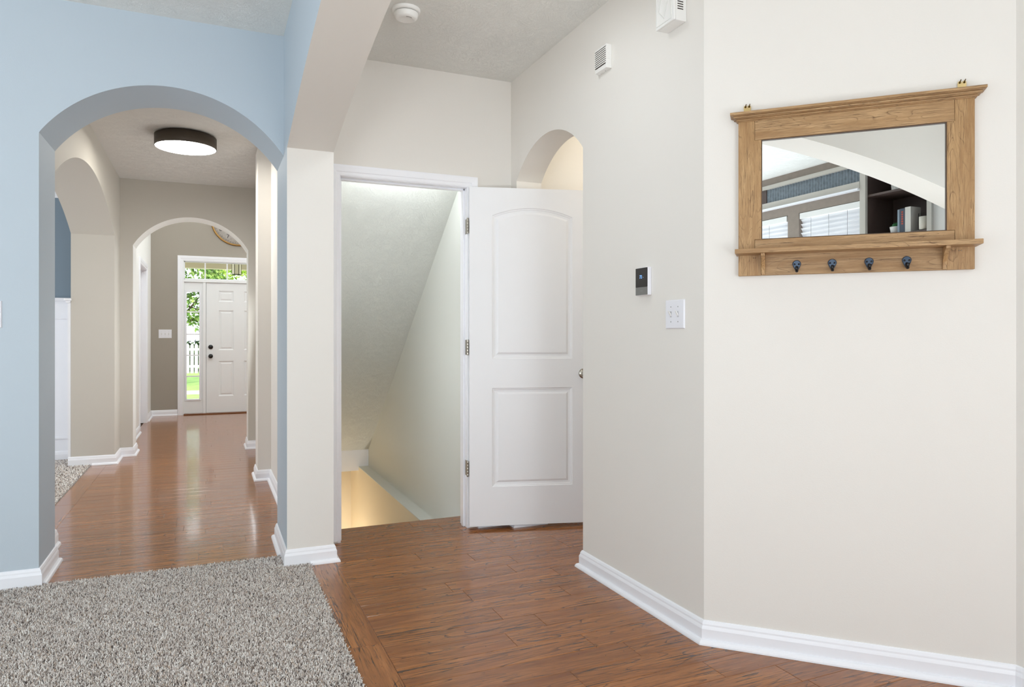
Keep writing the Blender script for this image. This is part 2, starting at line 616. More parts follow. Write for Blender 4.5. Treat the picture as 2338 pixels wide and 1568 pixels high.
# wall running towards the camera with the wide arch
def wide_arch_wall():
    bm = bmesh.new()
    def quad(pts, mi):
        bm.faces.new([bm.verts.new(p) for p in pts]).material_index = mi
    X0, X1, Y0, Y1 = 0.36, 0.59, -1.35, 4.20
    o0, o1, sp = -1.2, 3.66, 2.108
    arc = arc_pts(o0, o1, sp, 0.312, 120)
    for X, mi in ((X0, 0), (X1, 1)):
        quad([(X, Y0, 0), (X, o0, 0), (X, o0, H), (X, Y0, H)], mi)
        quad([(X, o1, 0), (X, Y1, 0), (X, Y1, H), (X, o1, H)], mi)
        for a, b in zip(arc, arc[1:]):
            quad([(X, a[0], a[1]), (X, b[0], b[1]), (X, b[0], H), (X, a[0], H)], mi)
    for a, b in zip(arc, arc[1:]):
        quad([(X0, a[0], a[1]), (X0, b[0], b[1]), (X1, b[0], b[1]), (X1, a[0], a[1])], 2)
    for o in (o0, o1):
        quad([(X0, o, 0), (X1, o, 0), (X1, o, sp), (X0, o, sp)], 1)
    quad([(X0, Y1, 0), (X1, Y1, 0), (X1, Y1, H), (X0, Y1, H)], 3)
    quad([(X0, Y0, 0), (X1, Y0, 0), (X1, Y0, H), (X0, Y0, H)], 1)
    quad([(X0, Y0, H), (X1, Y0, H), (X1, Y1, H), (X0, Y1, H)], 1)
    bmesh.ops.remove_doubles(bm, verts=bm.verts[:], dist=1e-5)
    return structure(to_obj('wall_middle', bm, [M_blue, M_cream, M_cream2, M_hall]))
wide_arch_wall()

# back wall with the basement door opening
def door_wall():
    bm = bmesh.new()
    y0, y1 = 3.965, 4.085
    bx(bm, 0.59, 0.66, y0, y1, 0, H)
    bx(bm, 1.448, 4.2, y0, y1, 0, H)
    bx(bm, 0.66, 1.448, y0, y1, 2.074, H)
    return structure(to_obj('wall_back_right', bm, M_cream))
door_wall()
arch_wall('wall_right', 'Y', 2.128, 3.965, 1.72, 1.888, H, (3.058, 3.880, 2.105, 0.183), [M_cream, M_cream, M_cream, M_cream])
# 45 degree wall
bm = bmesh.new()
prism(bm, [(1.72, 2.128), (2.42, 1.428), (2.60, 1.50), (1.888, 2.21)], lambda u, v, t: (u, v, t), 0, H)
structure(to_obj('wall_diagonal', bm, M_cream))
structure(box('wall_far_right', 2.42, 2.55, -1.35, 1.44, 0, H, M_cream))
structure(box('wall_passage_near', 1.888, 4.2, 2.80, 2.95, 0, H, M_cream))
structure(box('wall_passage_end', 4.05, 4.2, 2.95, 3.965, 0, H, M_cream))
structure(box('wall_left', -3.52, -3.4, -1.35, 4.2, 0, H, M_blue))
# hall
arch_wall('wall_hall_left', 'Y', 4.20, 7.64, -1.125, -HW, HH, (4.56, 7.235, 2.072, 0.312), [M_hall, M_hall, M_hall, M_hall])
structure(box('wall_hall_right', 0.46, 0.575, 4.20, 5.93, -0.2, HH, M_cream))
structure(box('wall_hall_pillar', 0.36, 0.575, 5.93, 6.22, -0.2, HH, M_cream))
structure(box('wall_hall_stair', 0.48, 0.575, 6.22, 7.64, -0.2, HH, M_hall))
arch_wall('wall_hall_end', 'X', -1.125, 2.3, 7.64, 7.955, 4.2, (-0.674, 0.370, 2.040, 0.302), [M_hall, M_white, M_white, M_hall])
# foyer
bm = bmesh.new()
bx(bm, -0.90, -0.77, 7.955, 9.50, 0, 4.2)
bx(bm, -0.90, -0.77, 10.50, 11.3, 0, 4.2)
bx(bm, -0.90, -0.77, 9.50, 10.50, 2.06, 4.2)
structure(to_obj('wall_foyer_left', bm, M_white))
bm = bmesh.new()
bx(bm, -0.90, -0.375, 11.3, 11.45, 0, 4.2)
bx(bm, 1.235, 2.42, 11.3, 11.45, 0, 4.2)
bx(bm, -0.375, 1.235, 11.3, 11.45, 2.30, 4.2)
structure(to_obj('wall_foyer_front', bm, M_taupe2))
structure(box('wall_foyer_right', 2.30, 2.42, 7.64, 11.3, 0, 4.2, M_cream))
structure(box('ceiling_foyer', -0.9, 2.42, 7.64, 11.45, 4.2, 4.3, M_ceil))
# dining room
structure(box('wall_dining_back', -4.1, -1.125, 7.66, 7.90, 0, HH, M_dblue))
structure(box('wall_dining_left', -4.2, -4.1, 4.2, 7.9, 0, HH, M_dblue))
# ceilings
structure(box('ceiling', -3.52, 4.2, -1.75, 4.20, H, H + 0.1, M_ceil))
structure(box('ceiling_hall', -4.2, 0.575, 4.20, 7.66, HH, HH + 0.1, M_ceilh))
# window wall behind the camera
def window_wall():
    bm = bmesh.new()
    y0, y1 = -1.47, -1.35
    W = [(-2.5, -1.323), (-1.183, -0.484), (0.85, 2.15)]
    xs = [-3.4]
    for a, b in W:
        xs += [a, b]
    xs += [2.42]
    # left of bookcase
    def col(a, b, mi):
        bx(bm, a, b, y0, y1, 0, H, mi)
    col(-3.4, -2.5, 0)
    col(-1.323, -1.183, 1)
    col(0.167, 0.36, 2)
    col(0.59, 0.85, 2)
    col(2.15, 2.42, 2)
    for a, b in W:
        mi = 2 if a > 0 else 1
        bx(bm, a, b, y0, y1, 0, 0.75, 0 if a < 0 else 2)
        bx(bm, a, b, y0, y1, 2.336, H, mi)
    return structure(to_obj('wall_front', bm, [M_blue, M_taupe, M_cream]))
window_wall()

# stairwell to the basement
structure(box('wall_stair_right', 1.50, 1.62, 4.085, 7.75, -2.6, 2.6, M_stair))
structure(box('wall_stair_left', 0.46, 0.575, 4.20, 7.64, -2.6, -0.2, M_base_y))
bm = bmesh.new()
sl = 0.757
def zs(y): return 0.0 + (7.13 - y) * sl
prism(bm, [(4.085, zs(4.085)), (7.13, 0.0), (7.13, -0.0), (7.45, 0.0), (7.45, 0.5), (4.085, zs(4.085) + 0.35)][:2] + [(7.45, 0.0), (7.45, 0.3), (4.085, zs(4.085) + 0.35)], lambda u, v, t: (t, u, v), 0.575, 1.50)
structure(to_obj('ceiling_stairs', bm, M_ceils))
structure(box('trim_1', 0.575, 1.50, 7.13, 7.25, -0.21, 0.0, M_trim))
structure(box('wall_stair_ledge', 1.400, 1.50, 4.25, 7.75, -2.6, -0.172, M_base_y))
structure(box('trim_2', 1.398, 1.4999, 4.25, 7.13, -0.175, -0.168, M_stair))
structure(box('wall_stair_end', 0.575, 1.50, 7.55, 7.7, -2.6, 0.0, M_base_y))
bm = bmesh.new()
for i in range(11):
    bx(bm, 0.575, 1.40, 4.27 + i * 0.25, 4.55 + i * 0.25, -2.5, -0.19 * (i + 1))
bx(bm, 0.575, 1.5, 4.1, 7.7, -2.6, -2.5)
structure(to_obj('floor_stairs', bm, M_subfloor))

# ------------------------------------------------------------------ floors
bm = bmesh.new()
bx(bm, -4.1, 0.46, -1.75, 11.45, -0.10, -0.0125)
bx(bm, 0.46, 2.42, -1.75, 4.085, -0.10, -0.0125)
bx(bm, 2.42, 4.2, 2.8, 4.085, -0.10, -0.0125)
bx(bm, 0.575, 1.5, 4.085, 4.245, -0.10, -0.0125)
bx(bm, 0.46, 2.42, 7.66, 11.45, -0.10, -0.0125)
floor = structure(to_obj('floor', bm, M_subfloor))

def plank_bm(bm, x0, x1, y0, y1, z):
    g, c = 0.0003, 0.0013
    x0 += g; x1 -= g; y0 += g; y1 -= g
    lo = [bm.verts.new((x, y, -0.0124)) for x, y in ((x0, y0), (x1, y0), (x1, y1), (x0, y1))]
    mi = [bm.verts.new((x, y, z - c * 0.8)) for x, y in ((x0, y0), (x1, y0), (x1, y1), (x0, y1))]
    hi = [bm.verts.new((x, y, z)) for x, y in ((x0 + c, y0 + c), (x1 - c, y0 + c), (x1 - c, y1 - c), (x0 + c, y1 - c))]
    for a, b in ((lo, mi), (mi, hi)):
        for i in range(4):
            j = (i + 1) % 4
            bm.faces.new((a[i], a[j], b[j], b[i]))
    bm.faces.new(hi)

def plank(x0, x1, y0, y1, m):
    bm = bmesh.new()
    plank_bm(bm, x0, x1, y0, y1, -random.random() * 0.0004)
    to_obj('plank', bm, m, floor, recalc=False)

def rows(xa, xb, ytop, n, wdt=0.1245, seed=0, fixed=None, far=None):
    rr = random.Random(seed)
    for i in range(n):
        y1 = ytop - i * wdt
        y0 = y1 - wdt
        a, b = xa(0.5 * (y0 + y1)), xb(0.5 * (y0 + y1))
        x = a
        first = True
        while x < b - 0.02:
            L = rr.uniform(0.35, 0.9) if first else rr.uniform(0.55, 1.1)
            first = False
            e = x + L
            if b - e < 0.2:
                e = b
            if far is not None:
                plank_bm(far, x, e, y0, y1, 0)
            else:
                plank(x, e, y0, y1, M_floorX)
            x = e

# landing inside the basement door
rows(lambda y: 0.66, lambda y: 1.498, 4.25, 1, 0.129, 3)
plankw = 0.1245
ybase = 4.121
def right_x(y):
    if y > 3.965: return 1.498
    if y > 2.95: return 2.75
    if y > 2.128: return 1.73
    return min(2.43, 3.848 - y + 0.02)
rows(lambda y: 0.597, right_x, ybase, 22, plankw, 5)
far = bmesh.new()
rows(lambda y: 0.597, lambda y: 2.43, ybase - 22 * plankw, 22, plankw, 6, far=far)
rows(lambda y: 2.75, lambda y: 4.05, 3.965, 8, plankw, 8, far=far)
# border strip beside the carpet
yb = 4.1
bl = [1.35, 1.1, 1.0, 1.3]
y = 3.96
for L in bl:
    plank(0.472, 0.597, max(y - L, -1.35), y, M_floorY)
    y -= L
# hall
hx0 = lambda y: (-0.845 if y < 7.2 else -HW - 0.01) if y > 4.5 else -HW - 0.01
def hx1(y): return 0.47 if y < 5.93 else (0.49 if y < 7.64 else 0.6)
rows(hx0, hx1, 3.833 + 22 * plankw, 22, plankw, 15)
def hx0f(y): return -0.845 if y < 7.2 else -0.80
def hx1f(y): return 0.49 if y < 7.7 else 2.3
rows(hx0f, hx1f, 3.833 + 60 * plankw, 38, plankw, 16, far=far)
fo = to_obj('plank', far, M_floorX, floor, recalc=False)
fo['kind'] = 'stuff'
for y0, y1 in ((4.45, 5.6), (5.6, 6.5), (6.5, 7.25)):
    plank(-0.968, -0.845, y0, y1, M_floorY)

# carpet
def tufts(name, x0, x1, y0, y1, step, r, L, parent, seed, zb=0.0, skip=()):
    g = np.random.default_rng(seed)
    xs = np.arange(x0, x1, step)
    ys = np.arange(y0, y1, step)
    X, Y = np.meshgrid(xs, ys)
    X = X.ravel() + g.uniform(-.6, .6, X.size) * step
    Y = Y.ravel() + g.uniform(-.6, .6, Y.size) * step
    keep = ~np.array([any(a < px < b and c < py < d for a, b, c, d in skip) for px, py in zip(X, Y)]) if skip else slice(None)
    X, Y = X[keep], Y[keep]
    n = X.size
    ang = g.uniform(0, 2 * np.pi, n)
    tilt = g.uniform(0.15, 1.15, n)
    ln = L * g.uniform(0.75, 1.2, n)
    dx, dy, dz = np.sin(tilt) * np.cos(ang), np.sin(tilt) * np.sin(ang), np.cos(tilt)
    b = g.uniform(0, 2 * np.pi, n)
    V = np.zeros((n, 6, 3))
    for k in range(3):
        a = b + k * 2 * np.pi / 3
        V[:, k, 0] = X + r * np.cos(a)
        V[:, k, 1] = Y + r * np.sin(a)
        V[:, k, 2] = zb
        V[:, 3 + k, 0] = X + dx * ln + 0.75 * r * np.cos(a)
        V[:, 3 + k, 1] = Y + dy * ln + 0.75 * r * np.sin(a)
        V[:, 3 + k, 2] = zb + dz * ln + 0.0012 * np.sin(a + ang)
    base = (np.arange(n) * 6)[:, None]
    q = np.concatenate([base + np.array([[0, 1, 4, 3]]), base + np.array([[1, 2, 5, 4]]), base + np.array([[2, 0, 3, 5]])], axis=1).reshape(-1, 4)
    t = (base + np.array([[3, 4, 5]])).reshape(-1, 3)
    me = bpy.data.meshes.new(name)
    me.vertices.add(n * 6)
    me.vertices.foreach_set('co', V.ravel())
    loops = np.concatenate([q.ravel(), t.ravel()])
    me.loops.add(loops.size)
    me.loops.foreach_set('vertex_index', loops.astype(np.int32))
    st = np.concatenate([np.arange(len(q)) * 4, len(q) * 4 + np.arange(len(t)) * 3])
    me.polygons.add(len(st))
    me.polygons.foreach_set('loop_start', st.astype(np.int32))
    me.update(calc_edges=True)
    pal = np.array([[212, 204, 199], [226, 220, 215], [186, 176, 169], [146, 134, 127], [98, 90, 88], [242, 238, 234], [198, 180, 164]], float) / 255
    pal = np.minimum(1, np.where(pal <= .04045, pal / 12.92, ((pal + .055) / 1.055) ** 2.4) * 1.15)
    ch = g.choice(len(pal), n, p=[.28, .20, .17, .11, .07, .11, .06])
    col = np.ones((n, 6, 4))
    col[:, :, :3] = pal[ch][:, None, :]
    at = me.color_attributes.new('tint', 'FLOAT_COLOR', 'POINT')
    at.data.foreach_set('color', col.ravel())
    me.materials.append(M_tuft)
    o = bpy.data.objects.new(name, me)
    link(o, parent)
    o['kind'] = 'stuff'
    return o

bm = bmesh.new()
bx(bm, -3.4, 0.36, -1.32, 3.833, -0.0124, 0.001)
bx(bm, 0.36, 0.472, -1.19, 3.655, -0.0124, 0.001)
carpet = to_obj('carpet', bm, M_cback)
tag(carpet, 'grey flecked cut-pile carpet in front of the blue wall', 'carpet', kind='stuff')
tufts('pile', -1.25, 0.470, 1.95, 3.832, 0.0046, 0.0019, 0.0125, carpet, 4, 0.001, [(0.35, 0.48, 3.645, 4)])
bm = bmesh.new()
bx(bm, -4.1, -1.125, 4.2, 7.66, -0.0124, 0.001)
bx(bm, -1.125, -0.968, 4.56, 7.235, -0.0124, 0.001)
dcarpet = to_obj('carpet', bm, M_cback)
tag(dcarpet, 'grey carpet of the dining room left of the hall planks', 'carpet', kind='stuff')
tufts('pile', -1.75, -0.972, 4.9, 7.655, 0.010, 0.0036, 0.013, dcarpet, 5, 0.001, [(-1.13, -0.9, 7.22, 8), (-1.13, -0.9, 4, 4.57)])

# ------------------------------------------------------------------ baseboards
p1 = [(-3.4, 3.833), (-0.7226, 3.833), (-0.7226, 4.20), (-HW, 4.20), (-HW, 4.56), (-1.12, 4.56)]
baseboard('baseboard_left', p1, [(-0.7226, 3.838), (-0.7226, 4.20), (-HW, 4.20), (-HW, 4.56)])
p2 = [(0.37, 7.955), (0.37, 7.64), (0.48, 7.64), (0.48, 6.22), (0.36, 6.22), (0.36, 5.93), (0.46, 5.93), (0.46, 4.20), (0.36, 4.20), (0.36, 3.66), (0.59, 3.66), (0.59, 3.95)]
baseboard('baseboard_middle', p2)
bm = bmesh.new()
sweep(bm, p2[:9] + [(0.36, 3.836)], SHOE_PROF)
sweep(bm, [(0.472, 3.66), (0.59, 3.66), (0.59, 3.95)], SHOE_PROF)
to_obj('shoe_moulding', bm, M_trim, bpy.data.objects['baseboard_middle'])
baseboard('baseboard_back', [(1.492, 3.965), (1.72, 3.965), (1.72, 3.88), (1.888, 3.88), (1.888, 3.964), (4.05, 3.964)], 'all')
baseboard('baseboard_right', [(2.6, 2.95), (1.888, 2.95), (1.888, 3.058), (1.72, 3.058), (1.72, 2.128), (2.42, 1.428), (2.42, -1.35)], 'all')
baseboard('baseboard_hall_left', [(-1.145, 7.235), (-HW, 7.235), (-HW, 7.64), (-0.674, 7.64), (-0.674, 7.955), (-0.77, 7.955), (-0.77, 9.43)], [(-0.96, 7.235), (-HW, 7.235), (-HW, 7.64), (-0.674, 7.64), (-0.674, 7.955), (-0.77, 7.955), (-0.77, 9.43)])
baseboard('baseboard_foyer', [(-0.77, 10.57), (-0.77, 11.3), (-0.423, 11.3)], 'all')
baseboard('baseboard_dining', [(-4.1, 7.645), (-1.15, 7.645)])

# dining wainscot + crown, seen through the side arch
wsc = structure(box('trim_3', -4.1, -1.126, 7.645, 7.66, 0, 1.50, M_trim))
bm = bmesh.new()
for x in (-3.6, -2.8, -2.0, -1.45):
    pass
for a, b in ((-3.95, -3.05), (-2.9, -2.0), (-1.85, -1.205)):
    for (x0, x1, z0, z1) in ((a, b, 1.32, 1.335), (a, b, 0.2, 0.215), (a, a + .015, .215, 1.32), (b - .015, b, .215, 1.32)):
        bx(bm, x0, x1, 7.633, 7.645, z0, z1)
to_obj('panel_moulding', bm, M_trim, wsc)
bm = bmesh.new()
sweep(bm, [(-4.1, 7.66), (-1.125, 7.66)], [(0, 1.46), (0.022, 1.46), (0.026, 1.475), (0.045, 1.49), (0.05, 1.505), (0.05, 1.515), (0, 1.515)])
to_obj('chair_rail', bm, M_trim, wsc)
# wainscot on the dining side of the hall wall, its end seen past the jamb
ws2 = structure(box('trim_4', -1.148, -1.126, 7.236, 7.645, 0, 1.475, M_trim))
bm = bmesh.new()
bx(bm, -1.175, -1.12, 7.215, 7.645, 1.475, 1.492)
bx(bm, -1.162, -1.126, 7.225, 7.645, 1.455, 1.475)
to_obj('chair_rail', bm, M_trim, ws2, bevel=0.003)
bm = bmesh.new()
sweep(bm, [(-4.1, 7.66), (-1.125, 7.66)], [(0, 2.45), (0.012, 2.45), (0.03, 2.48), (0.08, 2.53), (0.11, 2.56), (0.12, 2.575), (0.12, 2.6), (0, 2.6)])
structure(to_obj('trim_5', bm, M_trim))
structure(box('trim_6', -4.1, -1.126, 7.2, 7.66, 2.6, HH, M_trim))

# ------------------------------------------------------------------ basement door: casing, jamb, open slab
CAS = [(0, 0), (0, -0.009), (0.006, -0.011), (0.02, -0.011), (0.024, -0.014), (0.05, -0.0165), (0.060, -0.0165), (0.060, 0)]
def casing(name, x0, x1, ztop, yw, parent, m, width=0.060, zb=0.0, prof=CAS, flip=1, axis='X'):
    """casing around opening x0..x1 up to ztop, on wall face yw, facing -Y (axis X) """
    k = width / 0.060
    bm = bmesh.new()
    P = [(x0, zb), (x0, ztop), (x1, ztop), (x1, zb)]
    D = [(-1, 0), (-1, 1), (1, 1), (1, 0)]
    rings = []
    for (px, pz), (dx, dz) in zip(P, D):
        r = []
        for u, t in prof:
            a, b = px + dx * u * k, pz + dz * u * k
            r.append(bm.verts.new((a, yw + t * flip, b) if axis == 'X' else (yw + t * flip, a, b)))
        rings.append(r)
    n = len(prof)
    for a, b in zip(rings, rings[1:]):
        for i in range(n):
            j = (i + 1) % n
            bm.faces.new((a[i], a[j], b[j], b[i]))
    bm.faces.new(rings[0]); bm.faces.new(rings[-1][::-1])
    return to_obj(name, bm, m, parent)

door = bpy.data.objects.new('door_1', None)
link(door, None, (1.43, 3.93, 0))
structure(door, 'white two-panel door with arched top panel, swung open to the basement stairs')
def atp(o):
    o.location = o.location - Vector((1.43, 3.93, 0))
    return o
# jamb, stops, casing (world coordinates, parented)
bm = bmesh.new()
bx(bm, 0.66, 0.678, 3.962, 4.088, 0, 2.056)
bx(bm, 1.43, 1.448, 3.962, 4.088, 0, 2.056)
bx(bm, 0.66, 1.448, 3.962, 4.088, 2.056, 2.074)
atp(to_obj('jamb', bm, M_trim, door, bevel=0.0015))
bm = bmesh.new()
bx(bm, 0.678, 0.689, 4.004, 4.040, 0, 2.056)
bx(bm, 1.419, 1.43, 4.004, 4.040, 0, 2.056)
bx(bm, 0.678, 1.43, 4.004, 4.040, 2.045, 2.056)
atp(to_obj('stop', bm, M_trim, door, bevel=0.002))
atp(casing('casing', 0.674, 1.434, 2.060, 3.965, door, M_trim, zb=0.012))
# strike plate on left jamb
o = atp(box('strike_plate', 0.677, 0.680, 3.970, 4.0, 0.90, 0.955, M_nickel, door))

def arch_outline(x0, x1, z0, zs_, rise, d, n=24):
    """CCW outline inset by d"""
    c = (x1 - x0) / 2
    if rise <= 0:
        return [(x0 + d, z0 + d), (x1 - d, z0 + d), (x1 - d, zs_ - d), (x0 + d, zs_ - d)]
    R0 = (c * c + rise * rise) / (2 * rise)
    zc = zs_ + rise - R0
    mx = (x0 + x1) / 2
    R1 = R0 - d
    c1 = c - d
    a = math.asin(c1 / R1)
    pts = [(x0 + d, z0 + d), (x1 - d, z0 + d)]
    for i in range(n + 1):
        t = a - 2 * a * i / n
        pts.append((mx + R1 * math.sin(t), zc + R1 * math.cos(t)))
    return pts

def panel_face(bm, rect, panels, y, sgn, rings):
    """flat face with moulded panels; sgn +1 => recess goes towards +y"""
    x0, x1, z0, z1 = rect
    edges = []
    def loop(pts):
        vs = [bm.verts.new((a, y, b)) for a, b in pts]
        for i in range(len(vs)):
            edges.append(bm.edges.new((vs[i], vs[(i + 1) % len(vs)])))
        return vs
    outer = loop([(x0, z0), (x1, z0), (x1, z1), (x0, z1)])
    firsts = [loop(arch_outline(*p, 0)) for p in panels]
    bmesh.ops.triangle_fill(bm, use_beauty=True, edges=edges)
    for p, f in zip(panels, firsts):
        prev = f
        for d, dep in rings:
            cur = [bm.verts.new((a, y + sgn * dep, b)) for a, b in arch_outline(*p, d)]
            n = len(cur)
            for i in range(n):
                j = (i + 1) % n
                bm.faces.new((prev[i], prev[j], cur[j], cur[i]))
            prev = cur
        bm.faces.new(prev)
    return outer

def door_slab(name, wd, z0, z1, th, panels, parent, m, rings, loc=None, rot=None):
    bm = bmesh.new()
    a = panel_face(bm, (0, wd, z0, z1), panels, 0.0, 1, rings)
    b = panel_face(bm, (0, wd, z0, z1), panels, th, -1, rings)
    for i in range(4):
        j = (i + 1) % 4
        bm.faces.new((a[i], a[j], b[j], b[i]))
    return to_obj(name, bm, m, parent, loc=loc, rot=rot)

RG = [(0.004, 0.0035), (0.010, 0.0045), (0.014, 0.0075), (0.026, 0.0085), (0.037, 0.0028), (0.039, 0.0022)]
sl_rot = math.radians(-15)
slab = door_slab('slab', 0.762, 0.021, 2.052, 0.035,
                 [(0.136, 0.630, 1.023, 1.884, 0.050), (0.136, 0.630, 0.254, 0.848, 0)],
                 door, M_door, RG, loc=(-0.003, -0.017, 0), rot=(0, 0, sl_rot))
# knob (both faces) : sub-part of the slab
for sg, y0 in ((-1, 0.0), (1, 0.035)):
    bm = bmesh.new()
    Mx = Matrix.Translation((0.70, y0, 0.931)) @ Matrix.Rotation(math.pi / 2 * (1 if sg < 0 else -1), 4, 'X')
    lathe(bm, [(0, 0), (0.031, 0), (0.031, 0.004), (0.024, 0.007), (0.011, 0.010), (0.010, 0.024), (0.016, 0.030), (0.0255, 0.040), (0.0275, 0.050), (0.0245, 0.060), (0.014, 0.066), (0, 0.0675)], 32, Mx)
    to_obj('knob', bm, M_nickel, slab, smooth=True)
# hinges
for zc in (1.822, 1.092, 0.363):
    bm = bmesh.new()
    # leaf on the jamb, leaf on door edge, knuckles
    bx(bm, 1.4285, 1.4305, 3.955, 3.994, zc - 0.045, zc + 0.045)
    bx(bm, 1.4262, 1.4282, 3.932, 3.955, zc - 0.045, zc + 0.045)
    o = to_obj('hinge', bm, M_nickel, door)
    atp(o)
    bm = bmesh.new()
    for k in range(5):
        a = zc - 0.047 + k * 0.0188
        lathe(bm, [(0, a + .0004), (0.0058, a + .0004), (0.0062, a + .0015), (0.0062, a + .0172), (0.0058, a + .0184), (0, a + .0184)], 14, Matrix.Translation((1.4235, 3.934, 0)))
    kk = to_obj('knuckle', bm, M_nickel, o)

# ------------------------------------------------------------------ foyer closet door + entry door
d2 = bpy.data.objects.new('door_2', None)
link(d2)
structure(d2, 'white door with casing on the left side wall of the foyer')
bm = bmesh.new()
bx(bm, -0.88, -0.765, 9.5, 9.52, 0, 2.06); bx(bm, -0.88, -0.765, 10.48, 10.5, 0, 2.06); bx(bm, -0.88, -0.765, 9.5, 10.5, 2.04, 2.06)
to_obj('jamb', bm, M_trim, d2)
casing('casing', 9.515, 10.485, 2.045, -0.77, d2, M_trim, width=0.07, flip=-1, axis='Y')
RG2 = [(0.006, 0.004), (0.014, 0.006), (0.028, 0.001)]
door_slab('slab', 0.956, 0.01, 2.036, 0.035, [(0.12, 0.42, 1.1, 1.9, 0), (0.54, 0.84, 1.1, 1.9, 0), (0.12, 0.42, 0.2, 0.95, 0), (0.54, 0.84, 0.2, 0.95, 0)],
          d2, M_door, RG2, loc=(-0.835, 9.522, 0), rot=(0, 0, math.pi / 2))

ent = bpy.data.objects.new('door_3', None)
link(ent)
structure(ent, 'white six-panel front door with sidelight and transom window')
YE = 11.3
DX0, DX1 = -0.036, 0.868
casing('casing', -0.354, 1.214, 2.276, YE, ent, M_trim, width=0.066, zb=0)
# frame members: posts beside door and sidelights, transom bar
bm = bmesh.new()
bx(bm, -0.372, -0.336, YE - 0.004, YE + 0.13, 0, 2.29)
bx(bm, 1.196, 1.232, YE - 0.004, YE + 0.13, 0, 2.29)
bx(bm, -0.336, 1.196, YE - 0.004, YE + 0.13, 2.262, 2.298)
bx(bm, -0.082, -0.040, YE + 0.004, YE + 0.13, 0, 1.962)
bx(bm, -0.05, -0.020, YE + 0.072, YE + 0.13, 0, 1.962)
bx(bm, 0.85, 0.88, YE + 0.072, YE + 0.13, 0, 1.962)
bx(bm, 0.872, 0.914, YE + 0.004, YE + 0.13, 0, 1.962)
bx(bm, -0.336, 1.196, YE - 0.004, YE + 0.13, 1.958, 2.0)
to_obj('frame', bm, M_gdoor, ent, bevel=0.003)
box('threshold', -0.34, 1.2, YE - 0.045, YE + 0.13, 0.0, 0.016, mat('threshold_wood', (120, 74, 42), rough=0.3), ent, bevel=0.004)
# sidelights
def sidelight(x0, x1):
    gx0, gx1 = x0 + (x1 - x0) * 0.16, x1 - (x1 - x0) * 0.2
    if x0 < 0:
        gx0, gx1 = -0.300, -0.132
    else:
        gx0, gx1 = 1.01, 1.16
    z0, z1 = 0.228, 1.812
    bm = bmesh.new()
    y0, y1 = YE + 0.03, YE + 0.07
    bx(bm, x0, gx0, y0, y1, 0.018, 1.957); bx(bm, gx1, x1, y0, y1, 0.018, 1.957)
    bx(bm, gx0, gx1, y0, y1, 0.018, z0); bx(bm, gx0, gx1, y0, y1, z1, 1.957)
    sp = to_obj('sidelight', bm, M_gdoor, ent)
    bm = bmesh.new()
    e = 0.024
    for (a, b, c, d) in ((gx0 - e, gx0, z0 - e, z1 + e), (gx1, gx1 + e, z0 - e, z1 + e), (gx0, gx1, z0 - e, z0), (gx0, gx1, z1, z1 + e)):
        bx(bm, a, b, y0 - 0.012, y0 + 0.01, c, d)
    to_obj('glazing_bead', bm, M_trim, sp, bevel=0.004)
    for zm in (1.517, 1.186, 0.875, 0.563):
        box('muntin', gx0, gx1, y0 + 0.006, y0 + 0.024, zm - 0.009, zm + 0.009, M_trim, sp)
    zz = [z0, 0.563, 0.875, 1.186, 1.517, z1]
    for a, b in zip(zz, zz[1:]):
        box('pane', gx0, gx1, y0 + 0.014, y0 + 0.018, a + 0.009, b - 0.009, M_glass, sp)
sidelight(-0.336, -0.082)
sidelight(0.914, 1.196)
# transom
bm = bmesh.new()
y0 = YE + 0.03
e = 0.012
for (a, b, c, d) in ((-0.336, -0.336 + e, 2.0, 2.262), (1.196 - e, 1.196, 2.0, 2.262), (-0.336, 1.196, 2.0, 2.0 + e), (-0.336, 1.196, 2.262 - e, 2.262)):
    bx(bm, a, b, y0, y0 + 0.03, c, d)
tr = to_obj('transom', bm, M_trim, ent)
mx = [-0.051, 0.252, 0.555, 0.858]
for x in mx:
    box('muntin', x - 0.009, x + 0.009, y0 + 0.004, y0 + 0.024, 2.0, 2.262, M_trim, tr)
xe = [-0.336] + mx + [1.196]
for a, b in zip(xe, xe[1:]):
    box('pane', a + 0.009, b - 0.009, y0 + 0.012, y0 + 0.016, 2.008, 2.254, M_glass, tr)
c1, c2 = (0.168, 0.381), (0.523, 0.736)
PN = []
for a, b in (c1, c2):
    for z0, z1 in ((1.675, 1.838), (0.949, 1.545), (0.261, 0.785)):
        PN.append((a, b, z0, z1, 0))
es = door_slab('slab', DX1 - DX0, 0.018, 1.956, 0.045, PN, ent, M_gdoor, [(0.004, 0.003), (0.014, 0.010), (0.022, 0.012), (0.042, 0.003)], loc=(DX0, YE + 0.025, 0))
for zc, nm in ((0.860, 'knob'), (0.997, 'deadbolt')):
    bm = bmesh.new()
    Mx = Matrix.Translation((0.060, 0.0, zc)) @ Matrix.Rotation(math.pi / 2, 4, 'X')
    if nm == 'knob':
        lathe(bm, [(0, 0), (0.032, 0), (0.032, 0.006), (0.014, 0.012), (0.013, 0.03), (0.027, 0.042), (0.03, 0.055), (0.024, 0.066), (0, 0.07)], 28, Mx)
    else:
        lathe(bm, [(0, 0), (0.033, 0), (0.033, 0.012), (0.028, 0.018), (0, 0.018)], 28, Mx)
        bx(bm, 0.056, 0.064, -0.034, -0.017, zc - 0.014, zc + 0.014)
    to_obj(nm, bm, M_black, es)
box('latch', -0.012, -0.001, -0.003, 0.02, 0.83, 0.885, M_black, es)

